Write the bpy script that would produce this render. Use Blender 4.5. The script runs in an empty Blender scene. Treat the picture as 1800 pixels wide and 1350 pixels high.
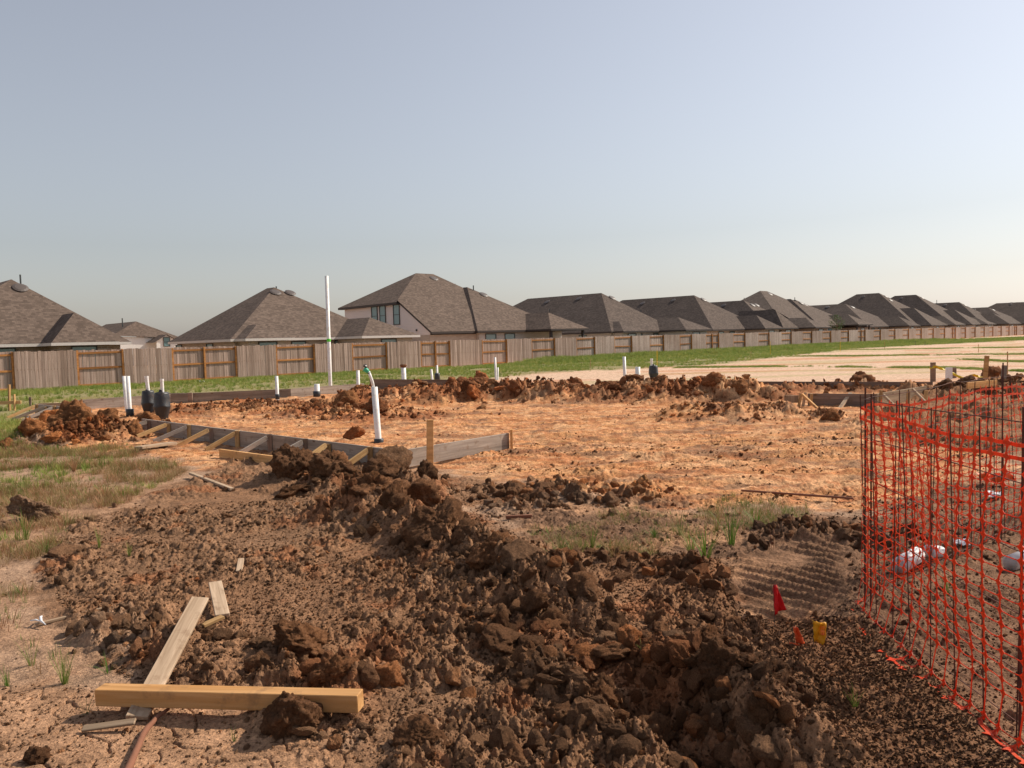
import bpy, bmesh, math, random
import numpy as np
from math import radians, sin, cos, atan2, pi, sqrt
from mathutils import Vector, Matrix, Euler
random.seed(7); RNG = np.random.default_rng(11)
SC = bpy.context.scene; COL = SC.collection

# ------------------------------------------------------------------ camera
FPX, HCAM = 1430.0, 1.7
cam_rot = Matrix.Rotation(pi/2+radians(-3.06), 3, 'X') @ Matrix.Rotation(radians(-1.6), 3, 'Z')
cd = bpy.data.cameras.new('camera'); cam = bpy.data.objects.new('camera', cd); COL.objects.link(cam)
cam.matrix_world = Matrix.Translation((0, 0, HCAM)) @ cam_rot.to_4x4()
cd.sensor_width = 36; cd.lens = 36*FPX/1800; cd.clip_start = .05; cd.clip_end = 4000
SC.camera = cam
# ------------------------------------------------------------------ light
SUN_AZ, SUN_EL = radians(62), radians(40)      # azimuth clockwise from +Y
w = bpy.data.worlds.new('World'); SC.world = w; w.use_nodes = True
nt = w.node_tree; bg = nt.nodes['Background']
sk = nt.nodes.new('ShaderNodeTexSky'); sk.sky_type = 'NISHITA'; sk.sun_disc = False
sk.sun_elevation = SUN_EL; sk.sun_rotation = SUN_AZ; sk.altitude = 0
sk.air_density = 1.5; sk.dust_density = 1.0; sk.ozone_density = 4
hs = nt.nodes.new('ShaderNodeHueSaturation'); hs.inputs['Saturation'].default_value = .42
nt.links.new(sk.outputs[0], hs.inputs['Color']); wb = nt.nodes.new('ShaderNodeMix'); wb.data_type = 'RGBA'; wb.blend_type = 'MULTIPLY'; wb.inputs[0].default_value = 1; wb.inputs[7].default_value = (1.03, 1.01, 1.045, 1)
nt.links.new(hs.outputs[0], wb.inputs[6]); nt.links.new(wb.outputs[2], bg.inputs[0])
bg.inputs[1].default_value = .098
sd = bpy.data.lights.new('sun', 'SUN'); sd.energy = 5.0; sd.angle = radians(.8); sd.color = (1, .89, .75)
sun = bpy.data.objects.new('sun', sd); COL.objects.link(sun)
sdir = Vector((sin(SUN_AZ)*cos(SUN_EL), cos(SUN_AZ)*cos(SUN_EL), sin(SUN_EL)))
sun.rotation_euler = sdir.to_track_quat('Z', 'Y').to_euler(); sun.location = (20, 5, 30)
SC.view_settings.view_transform = 'Standard'; SC.view_settings.look = 'None'
SC.view_settings.exposure = 0.18; SC.view_settings.gamma = 1

# ------------------------------------------------------------------ helpers: projection
TH = radians(45.4); UD = np.array([sin(TH), cos(TH)]); VD = np.array([-UD[1], UD[0]])
CR = np.array(cam_rot)
def ray(x, y): return CR @ np.array([(x-900)/FPX, (675-y)/FPX, -1.0])
def at(x, y, z=0.0):
    d = ray(x, y); t = (z-HCAM)/d[2]; return Vector((d[0]*t, d[1]*t, z))
def atY(x, y, Y):
    d = ray(x, y); t = Y/d[1]; return Vector((d[0]*t, Y, HCAM+d[2]*t))
def uv(px, py, v):
    d = ray(px, py); t = v/(d[0]*VD[0]+d[1]*VD[1]); p = d*t
    return float(p[0]*UD[0]+p[1]*UD[1]), HCAM+float(p[2])
def W(u, v, z=0.0): return Vector((u*UD[0]+v*VD[0], u*UD[1]+v*VD[1], z))
def gp(pts): return np.array([at(x, y)[:2] for x, y in pts])

# ------------------------------------------------------------------ helpers: noise
def _h(ix, iy, s):
    n = (ix.astype(np.int64)*374761393 + iy.astype(np.int64)*668265263 + s*1442695041) & 0xffffffff
    n = ((n ^ (n >> 13))*1274126177) & 0xffffffff
    n = ((n ^ (n >> 16))*2246822519) & 0xffffffff
    return ((n ^ (n >> 15)) & 0xffffff)/16777215.0
def vnoise(x, y, s=0):
    ix = np.floor(x); iy = np.floor(y); fx = x-ix; fy = y-iy
    fx = fx*fx*fx*(fx*(fx*6-15)+10); fy = fy*fy*fy*(fy*(fy*6-15)+10)
    a = _h(ix, iy, s); b = _h(ix+1, iy, s); c = _h(ix, iy+1, s); d = _h(ix+1, iy+1, s)
    return (a+(b-a)*fx)*(1-fy)+(c+(d-c)*fx)*fy
def fbm(x, y, o=4, s=0):
    r = 0; a = .5
    for i in range(o):
        r = r+a*vnoise(x*1.0, y*1.0, s+i*17); x = x*2.03+11.3; y = y*2.03-7.1; a *= .5
    return r/(1-.5**o)*1.0
def worley(x, y, s=0):
    ix = np.floor(x); iy = np.floor(y); f1 = np.full_like(x, 9.); f2 = np.full_like(x, 9.); rr = np.zeros_like(x)
    for dx in (-1, 0, 1):
        for dy in (-1, 0, 1):
            cx = ix+dx; cy = iy+dy
            px = cx+.1+.8*_h(cx, cy, s); py = cy+.1+.8*_h(cx, cy, s+5)
            d = np.hypot(px-x, py-y); q = d < f1
            f2 = np.where(q, f1, np.minimum(f2, d)); rr = np.where(q, _h(cx, cy, s+9), rr); f1 = np.where(q, d, f1)
    return f1, f2, rr
def chunks(x, y, s=0, gap=.10):
    """broken clods: every cell is a tilted, flat topped block with a crack round it"""
    ix = np.floor(x); iy = np.floor(y); f1 = np.full_like(x, 9.); f2 = np.full_like(x, 9.); bx = np.zeros_like(x); by = np.zeros_like(x); cxx = np.zeros_like(x); cyy = np.zeros_like(x)
    for dx in (-1, 0, 1):
        for dy in (-1, 0, 1):
            cx = ix+dx; cy = iy+dy; px = cx+.05+.9*_h(cx, cy, s)-x; py = cy+.05+.9*_h(cx, cy, s+5)-y
            d = np.hypot(px, py); q = d < f1
            f2 = np.where(q, f1, np.minimum(f2, d)); bx = np.where(q, px, bx); by = np.where(q, py, by); cxx = np.where(q, cx, cxx); cyy = np.where(q, cy, cyy); f1 = np.where(q, d, f1)
    q = _h(cxx, cyy, s+9); tx = _h(cxx, cyy, s+13)-.5; ty = _h(cxx, cyy, s+17)-.5
    return np.clip(.15+.75*q+1.5*(bx*tx+by*ty)-.35*f1*f1, 0, 1.3)*(.3+.7*sstep(.0, gap+.2, f2-f1)), q
def sstep(a, b, x):
    t = np.clip((x-a)/(b-a), 0, 1); return t*t*(3-2*t)
def segdist(X, Y, P, closed=False):
    best = np.full_like(X, 1e9); n = len(P)
    for i in range(n if closed else n-1):
        a = P[i]; b = P[(i+1) % n]; d = b-a; L = d@d+1e-12
        t = np.clip(((X-a[0])*d[0]+(Y-a[1])*d[1])/L, 0, 1)
        best = np.minimum(best, np.hypot(X-a[0]-t*d[0], Y-a[1]-t*d[1]))
    return best
def inside(X, Y, P):
    c = np.zeros(X.shape, bool); n = len(P)
    for i in range(n):
        a = P[i]; b = P[(i+1) % n]
        if a[1] == b[1]: continue
        k = ((a[1] > Y) != (b[1] > Y)) & (X < (b[0]-a[0])*(Y-a[1])/(b[1]-a[1])+a[0])
        c ^= k
    return c
def sdf(X, Y, P):           # positive inside
    d = segdist(X, Y, P, True); return np.where(inside(X, Y, P), d, -d)

# ------------------------------------------------------------------ zones, drawn on the ground in metres
Z_pad = gp([(60, 716), (300, 703), (500, 692), (790, 676), (1180, 678), (1560, 683), (1700, 668), (1960, 700), (1960, 760), (1760, 800), (1760, 890), (1520, 905),
            (1330, 890), (1190, 905), (1000, 875), (900, 850), (820, 832), (735, 826), (700, 806), (500, 800), (400, 830), (250, 800), (120, 800), (20, 760)])
Z_dark = gp([(300, 850), (420, 815), (520, 800), (640, 815), (760, 835), (880, 850), (960, 870), (1000, 900), (860, 900), (930, 960), (1080, 960), (1260, 985), (1290, 1000), (1310, 1080), (1420, 1100),
             (1560, 1130), (1700, 1260), (1900, 1420), (1900, 1700), (700, 1700), (640, 1350), (470, 1290), (430, 1240), (250, 1215), (180, 1160), (120, 1080), (60, 1010), (110, 940), (200, 890)])
Z_mid = gp([(860, 905), (1000, 880), (1190, 905), (1340, 900), (1530, 905), (1620, 850), (1800, 850), (2100, 900), (2200, 1100), (2400, 1800), (1800, 1360), (1500, 1160), (1290, 1100), (1060, 1090), (930, 990)])
Z_pit = gp([(1545, 720), (1600, 700), (1700, 690), (1960, 690), (2300, 760), (2300, 830), (1760, 800), (1600, 780)])
Z_crack = gp([(-300, 1190), (180, 1200), (430, 1250), (620, 1300), (640, 1700), (-900, 1700)])
Z_crackr = gp([(1620, 1260), (1700, 1220), (1900, 1380), (2100, 1700), (1500, 1700), (1500, 1360)])
Z_green = gp([(-700, 720), (-300, 702), (0, 679), (400, 661), (700, 650), (900, 640), (1000, 630), (1500, 605), (1800, 592), (2300, 572), (2300, 573), (1800, 598), (1640, 606), (1500, 613),
              (1400, 625), (1240, 642), (1120, 648), (960, 655), (840, 668), (760, 672), (500, 686), (300, 696), (120, 708), (60, 735), (-100, 760), (-900, 800)])
Z_meadow = gp([(-300, 745), (30, 745), (60, 790), (130, 795), (220, 785), (300, 800), (330, 830), (230, 880), (120, 940), (60, 1010), (40, 1100), (150, 1190), (-500, 1250)])
Z_fine = gp([(1290, 1090), (1400, 1085), (1560, 1110), (1900, 1400), (1900, 1700), (1520, 1700), (1460, 1300), (1360, 1180)])
Z_finel = gp([(300, 850), (480, 830), (560, 900), (720, 1010), (800, 1080), (760, 1150), (420, 1110), (120, 1090), (60, 1010), (110, 940)])
Z_track = gp([(1290, 985), (1400, 950), (1500, 960), (1500, 1060), (1420, 1100), (1310, 1090), (1275, 1040)])
SPOIL = [  # base line, radius, height, lump size
    (gp([(505, 850), (590, 860), (680, 865), (745, 880)]), .48, .20, .32),
    (gp([(600, 915), (690, 925), (790, 975), (880, 1020), (980, 1075)]), .36, .30, .32),
    (gp([(1010, 1110), (1120, 1160), (1240, 1215), (1330, 1270), (1400, 1330)]), .36, .26, .30),
    (gp([(880, 1110), (1000, 1220), (1100, 1330)]), .30, .09, .16),
    (gp([(200, 1110), (330, 1150), (560, 1165), (640, 1200)]), .26, .08, .14),
    (gp([(60, 782), (140, 780), (205, 772)]), .62, .42, .42),

    (gp([(640, 712), (740, 708), (880, 702), (1000, 704), (1150, 704), (1330, 704)]), 1.2, .60, .62),
    (gp([(700, 735), (560, 722), (430, 716), (330, 728)]), 1.4, .17, .55),
    (gp([(1400, 690), (1500, 690), (1560, 690)]), .8, .30, .5),
    (gp([(1190, 738), (1300, 738), (1370, 733)]), .8, .36, 1.6),
    (gp([(1440, 738), (1470, 738)]), .30, .17, .9),
    (gp([(1570, 752), (1680, 745), (1800, 735), (1960, 720)]), .9, .36, .4),
    (gp([(1640, 700), (1740, 690), (1860, 690)]), 1.2, .35, .4),
    (gp([(225, 762), (275, 752)]), .4, .16, .3),
    (gp([(1560, 765), (1700, 785), (1900, 800)]), .5, .14, .25),
    (gp([(900, 870), (1010, 880), (1100, 872)]), .55, .07, .18),
    (gp([(905, 895), (960, 885)]), .3, .06, .2),
    (gp([(1410, 950), (1480, 955), (1560, 970)]), .42, .12, .2),
    (gp([(1000, 985), (1150, 1005), (1260, 1035)]), .22, .06, .14),
]
HOLES = [(gp([(1150, 1250), (1230, 1300), (1360, 1400)]), .17, .24), (gp([(985, 1110), (1180, 1165)]), .14, .13), (gp([(560, 1180), (660, 1150)]), .12, .07)]
TRK_DIR = (at(1480, 1055)-at(1310, 1010)).normalized(); TRK_N = (-TRK_DIR.y, TRK_DIR.x)
RUTS = [gp([(900, 800), (1200, 812), (1520, 800)]), gp([(930, 770), (1200, 778), (1500, 770)]), gp([(1000, 842), (1250, 855), (1520, 845)])]

def height(X, Y, fine=True):
    X = np.asarray(X, float); Y = np.asarray(Y, float); r = np.hypot(X, Y)
    near = sstep(60, 20, r)
    h = .05*(fbm(X/2.3, Y/2.3, 3, 3)-.5) + .03*(fbm(X/.7, Y/.7, 3, 9)-.5)*near
    wob = (fbm(X/.6, Y/.6, 3, 21)-.5)
    dk = sstep(-.12, .3, sdf(X, Y, Z_dark)+wob*.5)
    pad = sstep(-.2, .3, sdf(X, Y, Z_pad)+wob*.6)
    fld = sstep(14, 24, r)*(1-pad)
    # scraped, streaky relief of the pad: shallow scours that run roughly across
    st = fbm(X/.9+.3*Y, Y/.16, 4, 31); h = h+pad*near*(.06*(st-.5)+.06*(fbm(X/.16, Y/.09, 5, 37)-.5))
    pt = sstep(.5, .72, fbm(X/1.1, Y/.8, 3, 77)); lump = worley(X/.05+wob*3, Y/.04+wob*2, 78)[0]
    h = h+pad*pt*.035*np.clip(1-lump*1.2, 0, 1)*near
    for R in RUTS:
        d = segdist(X, Y, R)+.15*wob; h = h+near*(.035*np.exp(-((d-.35)/.14)**2)-.03*np.exp(-(d/.2)**2))*(.4+vnoise(X*3, Y*3, 4))
    # spoil heaps: lumps piled along a line
    tot = np.zeros_like(X); sp = np.zeros_like(X)
    for P, R, H, S in SPOIL:
        bb = (X > P[:, 0].min()-R*2.3) & (X < P[:, 0].max()+R*2.3) & (Y > P[:, 1].min()-R*2.3) & (Y < P[:, 1].max()+R*2.3)
        if not bb.any(): continue
        x = X[bb]; y = Y[bb]
        d = segdist(x, y, P)/R+(fbm(x/S/1.5, y/S/1.5, 3, 41)-.5)*.9
        pr = np.exp(-np.clip(d, 0, 9)**2*1.6)
        wx = x+.35*S*(fbm(x/S*1.7, y/S*1.7, 3, 51)-.5); wy = y+.35*S*(fbm(x/S*1.7, y/S*1.7, 3, 57)-.5)
        f1, f2, q = worley(wx/S, wy/S, 61); g1, g2, q2 = worley(wx/S*2.3, wy/S*2.3, 67)
        k1, _ = chunks(wx/S*1.1, wy/S*1.1, 63); k2, _ = chunks(wx/S*2.4, wy/S*2.4, 69); k3, _ = chunks(wx/S*5.2, wy/S*5.2, 73)
        dome = .42*np.clip(1-f1*f1*1.6, 0, 1)*(.45+.85*q)+.46*k1+.30*k2+.15*k3
        t = np.zeros_like(X); t[bb] = pr*H*(.18+.82*dome); tot = np.maximum(tot, t)
        t2 = np.zeros_like(X); t2[bb] = pr; sp = np.maximum(sp, t2)
    h = h+tot
    for P, R, D in HOLES:
        h = h-D*np.exp(-(segdist(X, Y, P)/R)**2)
    tk = sstep(-.05, .15, sdf(X, Y, Z_track)+wob*.12)
    ph = (X*TRK_N[0]+Y*TRK_N[1])/.135+.45*(fbm(X/.5, Y/.5, 2, 5)-.5)+.7*((X-2.1)*TRK_DIR.x)**2
    h = h*(1-.5*tk)+tk*.048*(1-np.abs(np.sin(pi*ph))**.8)*(.35+.65*sstep(.3, .5, vnoise(X*2, Y*2, 71)))
    if fine:
        m = r < 26
        x = X[m]; y = Y[m]; am = np.clip(np.maximum(np.maximum(dk[m], sp[m]*1.2), .45*sstep(0, .3, sdf(x, y, Z_mid))), 0, 1.1)*(1-.85*tk[m]); dm = am+.16*pad[m]+.10
        pat = (.28+1.0*sstep(.36, .60, fbm(x/.55, y/.55, 3, 91)))*(1-.6*sstep(0, .3, sdf(x, y, Z_fine)))*(1-.35*sstep(0, .5, sdf(x, y, Z_finel)))
        wx = x+.03*(fbm(x/.05, y/.05, 2, 93)-.5); wy = y+.03*(fbm(x/.05, y/.05, 2, 95)-.5)
        f = np.zeros_like(x)
        for S, A, k in ((.16, .036, 101), (.07, .026, 111), (.032, .016, 121), (.016, .008, 127)):
            kk, q = chunks(wx/S, wy/S, k); f += A*1.1*kk*(q > .3)
        f += .012*fbm(x/.02, y/.02, 2, 131)
        hh = h.copy(); hh[m] += f*dm*pat
        # drying cracks
        ck = np.maximum(sstep(-.05, .1, sdf(x, y, Z_crack)), sstep(-.05, .1, sdf(x, y, Z_crackr)))
        c1, c2, q = worley((x+.10*fbm(x/.10, y/.10, 3, 141))/.24, (y+.10*fbm(x/.10, y/.10, 3, 143))/.24, 145)
        hh[m] -= ck*.022*sstep(.045, .0, c2-c1)*sstep(.38, .5, vnoise(x*2.5, y*2.5, 147))
        h = hh
    return h
def hz(x, y): return float(height(np.array([x]), np.array([y]))[0])
def hzs(x, y): return float(height(np.array([x]), np.array([y]), False)[0])
def onground(px, py, dz=0.0):
    p = at(px, py); p.z = hz(p.x, p.y)+dz; return p

C_sand = np.array([.335, .215, .14]); C_clay = np.array([.54, .268, .116]); C_claypale = np.array([.59, .340, .178]); C_dark = np.array([.228, .114, .058])
C_mid = np.array([.21, .118, .070]); C_field = np.array([.56, .39, .275]); C_fsoil = np.array([.17, .17, .06]); C_red = np.array([.34, .125, .05])
C_mud = np.array([.345, .193, .108])
def soil(X, Y):
    X = np.asarray(X, float); Y = np.asarray(Y, float)
    def mix(a, b, t): t = np.clip(t, 0, 1)[..., None]; return a*(1-t)+b*t
    wob = (fbm(X/.6, Y/.6, 4, 21)-.5)+.6*(fbm(X/.12, Y/.12, 3, 23)-.5); big = fbm(X/1.6, Y/1.6, 4, 201); r = np.hypot(X, Y)
    st = fbm(X/1.3+.3*Y, Y/.22, 4, 31); fn = fbm(X/.15, Y/.1, 3, 207)
    c = np.broadcast_to(C_sand, X.shape+(3,)).copy()
    c = mix(c, C_mud, .6*sstep(.45, .65, big))
    V = X*VD[0]+Y*VD[1]
    fld = sstep(-1, 1, (sstep(17, 21, r)*2-1))
    c = mix(c, C_field, fld)
    c = mix(c, C_red*1.3, fld*sstep(.56, .7, fbm(X/9, Y/1.6, 3, 203))*.55)
    c = mix(c, C_fsoil*1.7, fld*sstep(.58, .68, fbm(X/14, Y/2.6, 3, 213))*.35)
    c = mix(c, C_fsoil, sstep(-.6, .8, sdf(X, Y, Z_green)+wob*2)*.8)
    pad = sstep(-.15, .2, sdf(X, Y, Z_pad)+wob*.9)
    pc = mix(np.broadcast_to(C_clay, c.shape), C_claypale, sstep(.45, .62, st)*.9)
    pc = mix(pc, C_red, sstep(.56, .7, fbm(X/.8, Y/.35, 4, 205))*.6)
    pc = mix(pc, C_red*1.2, sstep(.52, .66, fn)*.6); pc = mix(pc, C_claypale*1.05, sstep(.55, .7, fbm(X/.5, Y/.12, 3, 219))*.5)
    pc = mix(pc, C_mid*1.1, sstep(.56, .66, fbm(X/.7, Y/.3, 5, 209))*.75); pc = mix(pc, C_red*.9, sstep(.54, .64, fbm(X/.12, Y/.07, 3, 231))*.5)
    c = mix(c, pc, pad)
    heap = np.zeros_like(X)
    for P, R, H, S in SPOIL[5:9]:
        heap = np.maximum(heap, np.exp(-(segdist(X, Y, P)/R)**2))
    c = mix(c, mix(np.broadcast_to(C_red*.8, c.shape), C_dark*.9, sstep(.5, .62, fbm(X/.5, Y/.5, 3, 223))*.8), sstep(.2, .5, heap+wob*.4)*.9*sstep(.28, .5, fbm(X/.7, Y/.7, 3, 221)))
    c = mix(c, mix(np.broadcast_to(C_mid*.85, c.shape), C_mud, sstep(.5, .62, fbm(X/.8, Y/.3, 3, 225))*(1-.8*sstep(1.6, 2.1, X))), sstep(-.12, .15, sdf(X, Y, Z_mid)+wob*.7))
    c = mix(c, C_dark, sstep(-.2, .2, sdf(X, Y, Z_pit)+wob*.8)*.9)
    dk = sstep(-.15, .2, sdf(X, Y, Z_dark)+wob*.8)
    left = sstep(1.0, -2.2, X)
    dc = mix(np.broadcast_to(C_dark, c.shape), C_mud*.66, np.clip(left*.75+.55*sstep(.5, .62, big), 0, 1))
    dc = mix(dc, C_red*.8, sstep(.6, .7, fbm(X/.4, Y/.4, 4, 211))*.5)
    c = mix(c, dc, dk)
    c = mix(c, C_mud*1.05, sstep(-.05, .1, sdf(X, Y, Z_crack)+wob*.15)*.8); c = mix(c, C_mud*.62, sstep(-.05, .2, sdf(X, Y, Z_crackr)+wob*.15)*.8); c = mix(c, C_dark*.75, sstep(-.05, .2, sdf(X, Y, Z_fine)+wob*.2)*.85)
    tk = sdf(X, Y, Z_track); c = mix(c, C_mud*.60, sstep(-.02, .3, tk+wob*.5)*(.12+.5*sstep(.35, .6, fbm(X/.5, Y/.25, 3, 229))))
    return np.clip(c, 0, 1)

# ------------------------------------------------------------------ helpers: materials
MATS = {}
class NT:
    def __init__(s, name):
        m = bpy.data.materials.new(name); m.use_nodes = True; s.m = m; s.t = m.node_tree; s.b = s.t.nodes['Principled BSDF']
    def n(s, t, **k):
        o = s.t.nodes.new(t)
        for a, b in k.items():
            if a in ('ins',): 
                for i, v in b.items(): o.inputs[i].default_value = v
            else: setattr(o, a, b)
        return o
    def l(s, a, b): s.t.links.new(a, b)
    def noise(s, vec, scale, detail=4, rough=.55, dist=0):
        o = s.n('ShaderNodeTexNoise'); o.inputs['Scale'].default_value = scale; o.inputs['Detail'].default_value = detail
        o.inputs['Roughness'].default_value = rough; o.inputs['Distortion'].default_value = dist
        if vec: s.l(vec, o.inputs['Vector'])
        return o.outputs['Fac']
    def ramp(s, f, stops):
        o = s.n('ShaderNodeValToRGB'); e = o.color_ramp.elements
        while len(e) < len(stops): e.new(.5)
        for i, (p, c) in enumerate(stops):
            e[i].position = p; e[i].color = (c, c, c, 1) if isinstance(c, (int, float)) else tuple(c)+(1,)
        s.l(f, o.inputs[0]); return o.outputs[0]
    def mixc(s, f, a, b, mode='MIX'):
        o = s.n('ShaderNodeMix', data_type='RGBA', blend_type=mode)
        for i, v in ((0, f), (6, a), (7, b)):
            if isinstance(v, (int, float)): o.inputs[i].default_value = v
            elif isinstance(v, tuple): o.inputs[i].default_value = v+(1,)
            else: s.l(v, o.inputs[i])
        return o.outputs[2]
    def math(s, op, a, b=0):
        o = s.n('ShaderNodeMath', operation=op)
        for i, v in ((0, a), (1, b)):
            if isinstance(v, (int, float)): o.inputs[i].default_value = v
            else: s.l(v, o.inputs[i])
        return o.outputs[0]
    def bump(s, h, strength=.5, dist=.01, prev=None):
        o = s.n('ShaderNodeBump'); o.inputs['Strength'].default_value = strength; o.inputs['Distance'].default_value = dist
        s.l(h, o.inputs['Height'])
        if prev: s.l(prev, o.inputs['Normal'])
        s.l(o.outputs[0], s.b.inputs['Normal']); return o.outputs[0]
    def coord(s, k='Object'): return s.n('ShaderNodeTexCoord').outputs[k]
    def done(s, rough=.9, spec=.2):
        if not s.b.inputs['Roughness'].is_linked: s.b.inputs['Roughness'].default_value = rough
        s.b.inputs['Specular IOR Level'].default_value = spec; return s.m

def soil_mat(name, kind='GEOMETRY', far=False):
    t = NT(name); a = t.n('ShaderNodeAttribute', attribute_name='soil', attribute_type=kind)
    pos = t.n('ShaderNodeNewGeometry').outputs['Position']
    vec = pos if kind == 'GEOMETRY' else t.coord('Object')
    k = 1 if kind == 'GEOMETRY' else .22
    n1 = t.noise(pos, 5, 6, .6); n2 = t.noise(vec, 45*k, 6, .65); n3 = t.noise(vec, 160*k*(1 if k == 1 else 1.6), 4, .65)
    c = t.mixc(1, a.outputs['Color'], t.ramp(n1, [(.3, (.70, .68, .66)), (.7, (1.3, 1.3, 1.3))]), 'MULTIPLY')
    c = t.mixc(1, c, t.ramp(n2, [(.3, (.52, .49, .47)), (.5, (1.0, 1.0, 1.0)), (.72, (1.6, 1.57, 1.52))]), 'MULTIPLY')
    c = t.mixc(t.ramp(n3, [(.55, 0), (.75, .4)]), c, t.mixc(1, c, (1.7, 1.75, 1.8), 'MULTIPLY'))
    if kind != 'GEOMETRY':
        rnd = t.n('ShaderNodeObjectInfo').outputs['Random']
        c = t.mixc(1, c, t.ramp(rnd, [(0, (.82, .80, .78)), (.5, (.95, .94, .92)), (.85, (1.15, 1.08, 1.0)), (1, (2.1, 1.65, 1.25))]), 'MULTIPLY')
    t.l(c, t.b.inputs['Base Color'])
    b = t.bump(n2, .9, .012 if kind == 'GEOMETRY' else .05)
    v = t.n('ShaderNodeTexVoronoi'); v.inputs['Scale'].default_value = 90*k; t.l(vec, v.inputs['Vector'])
    b = t.bump(v.outputs['Distance'], .6, .006 if kind == 'GEOMETRY' else .02, b)
    t.bump(n3, .9, .004 if kind == 'GEOMETRY' else .03, b)
    return t.done(.96, .12)
M_soil = soil_mat('soil'); M_clod = soil_mat('clod_soil', 'INSTANCER')

def wood_mat(name, c1, c2, knots=True, axis=0, scale=1.0, rough=.8):
    t = NT(name); o = t.coord('Object'); mp = t.n('ShaderNodeMapping')
    sc = [38*scale]*3; sc[axis] = 2.0*scale; mp.inputs['Scale'].default_value = sc; t.l(o, mp.inputs['Vector'])
    rnd = t.n('ShaderNodeObjectInfo').outputs['Random']; cb = t.n('ShaderNodeVectorMath', operation='ADD'); t.l(mp.outputs[0], cb.inputs[0])
    m3 = t.math('MULTIPLY', rnd, 57.0); cx = t.n('ShaderNodeCombineXYZ'); t.l(m3, cx.inputs[0]); t.l(m3, cx.inputs[1]); t.l(m3, cx.inputs[2]); t.l(cx.outputs[0], cb.inputs[1])
    n = t.noise(cb.outputs[0], 1, 5, .6, .6); n2 = t.noise(cb.outputs[0], .22, 3)
    c = t.mixc(t.ramp(n, [(.3, 0), (.7, 1)]), c1, c2)
    c = t.mixc(1, c, t.ramp(n2, [(.3, (.7, .68, .66)), (.7, (1.2, 1.2, 1.2))]), 'MULTIPLY')
    c = t.mixc(1, c, t.ramp(rnd, [(0, (.78, .76, .74)), (1, (1.18, 1.18, 1.2))]), 'MULTIPLY')
    d = t.noise(o, 9, 6, .7); c = t.mixc(t.ramp(d, [(.54, 0), (.72, .65)]), c, (.20, .12, .07))
    kn = t.n('ShaderNodeTexVoronoi'); km = t.n('ShaderNodeMapping'); ks = [7]*3; ks[axis] = 2.6; km.inputs['Scale'].default_value = ks; t.l(o, km.inputs['Vector']); t.l(km.outputs[0], kn.inputs['Vector']); kn.inputs['Scale'].default_value = 1
    c = t.mixc(t.ramp(kn.outputs['Distance'], [(.05, .8), (.13, 0)]), c, (.10, .05, .025))
    t.l(c, t.b.inputs['Base Color']); t.bump(n, .6, .004); return t.done(rough, .1)
M_picket = wood_mat('weathered_cedar', (.33, .23, .185), (.50, .385, .32), axis=2, scale=.6)
M_rail = wood_mat('rail_cedar', (.36, .15, .048), (.52, .25, .09), axis=0, scale=.6)
M_form = wood_mat('old_form_board', (.26, .215, .18), (.40, .34, .28))
M_formdk = wood_mat('dark_form_board', (.17, .125, .10), (.30, .22, .17))
M_stake = wood_mat('stake_wood', (.42, .24, .10), (.60, .40, .19))
M_yellow = wood_mat('fresh_pine', (.66, .34, .12), (.84, .50, .23))
M_grey = wood_mat('grey_plank', (.30, .21, .135), (.50, .375, .26))

def plain(name, col, rough=.6, spec=.3, metal=0, dirt=0, dcol=(.35, .2, .1), bump=0, bs=30):
    t = NT(name); o = t.coord('Object'); n = t.noise(o, 14, 5, .6)
    c = t.mixc(1, col, t.ramp(n, [(.3, (.88,)*3), (.7, (1.08,)*3)]), 'MULTIPLY')
    if dirt:
        n2 = t.noise(o, 5, 6, .7); c = t.mixc(t.ramp(n2, [(.62-dirt*.4, 0), (.8-dirt*.2, .85)]), c, dcol)
    t.l(c, t.b.inputs['Base Color']); t.b.inputs['Metallic'].default_value = metal
    if bump: t.bump(t.noise(o, bs, 4), bump, .01)
    return t.done(rough, spec)
M_pvc = plain('white_pvc', (.80, .79, .76), .45, .4, dirt=.25, dcol=(.5, .34, .2))
M_black = plain('black_wrap', (.022, .023, .026), .42, .5, dirt=.25, dcol=(.12, .07, .04), bump=.4, bs=20)
M_green = plain('green_tape', (.05, .42, .25), .5)
M_lime = plain('lime_paint', (.12, .70, .06), .6)
M_brown = plain('brown_cap', (.16, .075, .035), .9)
M_red = plain('red_flag', (.72, .012, .015), .55, bump=.5, bs=60)
M_oflag = plain('orange_flag', (.88, .14, .04), .5, bump=.5, bs=50)
M_yflag = plain('yellow_flag', (.80, .36, .01), .5, bump=.4, bs=40)
M_ink = plain('red_ink', (.6, .06, .02), .6)
M_tape = plain('caution_tape', (.75, .50, .02), .45)
M_rust = plain('rusty_wire', (.075, .032, .022), .75, .3, dirt=.5, dcol=(.18, .06, .03))
def net_mat():
    t = NT('orange_netting'); n = t.noise(t.coord('Object'), 3, 3); c = t.mixc(t.ramp(n, [(.4, 0), (.7, 1)]), (.84, .085, .022), (.88, .15, .045)); t.l(c, t.b.inputs['Base Color']); t.b.inputs['Roughness'].default_value = .4
    tr = t.n('ShaderNodeBsdfTranslucent'); t.l(c, tr.inputs[0]); mx = t.n('ShaderNodeMixShader'); mx.inputs[0].default_value = .4
    t.l(t.b.outputs[0], mx.inputs[1]); t.l(tr.outputs[0], mx.inputs[2]); t.l(mx.outputs[0], t.t.nodes['Material Output'].inputs[0]); return t.done(.4, .3)
M_net = net_mat()
M_paper = plain('white_paper', (.75, .76, .78), .7)
M_root = plain('reddish_root', (.22, .095, .055), .9, bump=.5, bs=20)
M_frame = plain('dark_window_frame', (.06, .055, .05), .5)
M_fascia = plain('white_fascia', (.66, .60, .55), .6)
M_fasciadk = plain('dark_fascia', (.055, .042, .036), .6)
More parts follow.
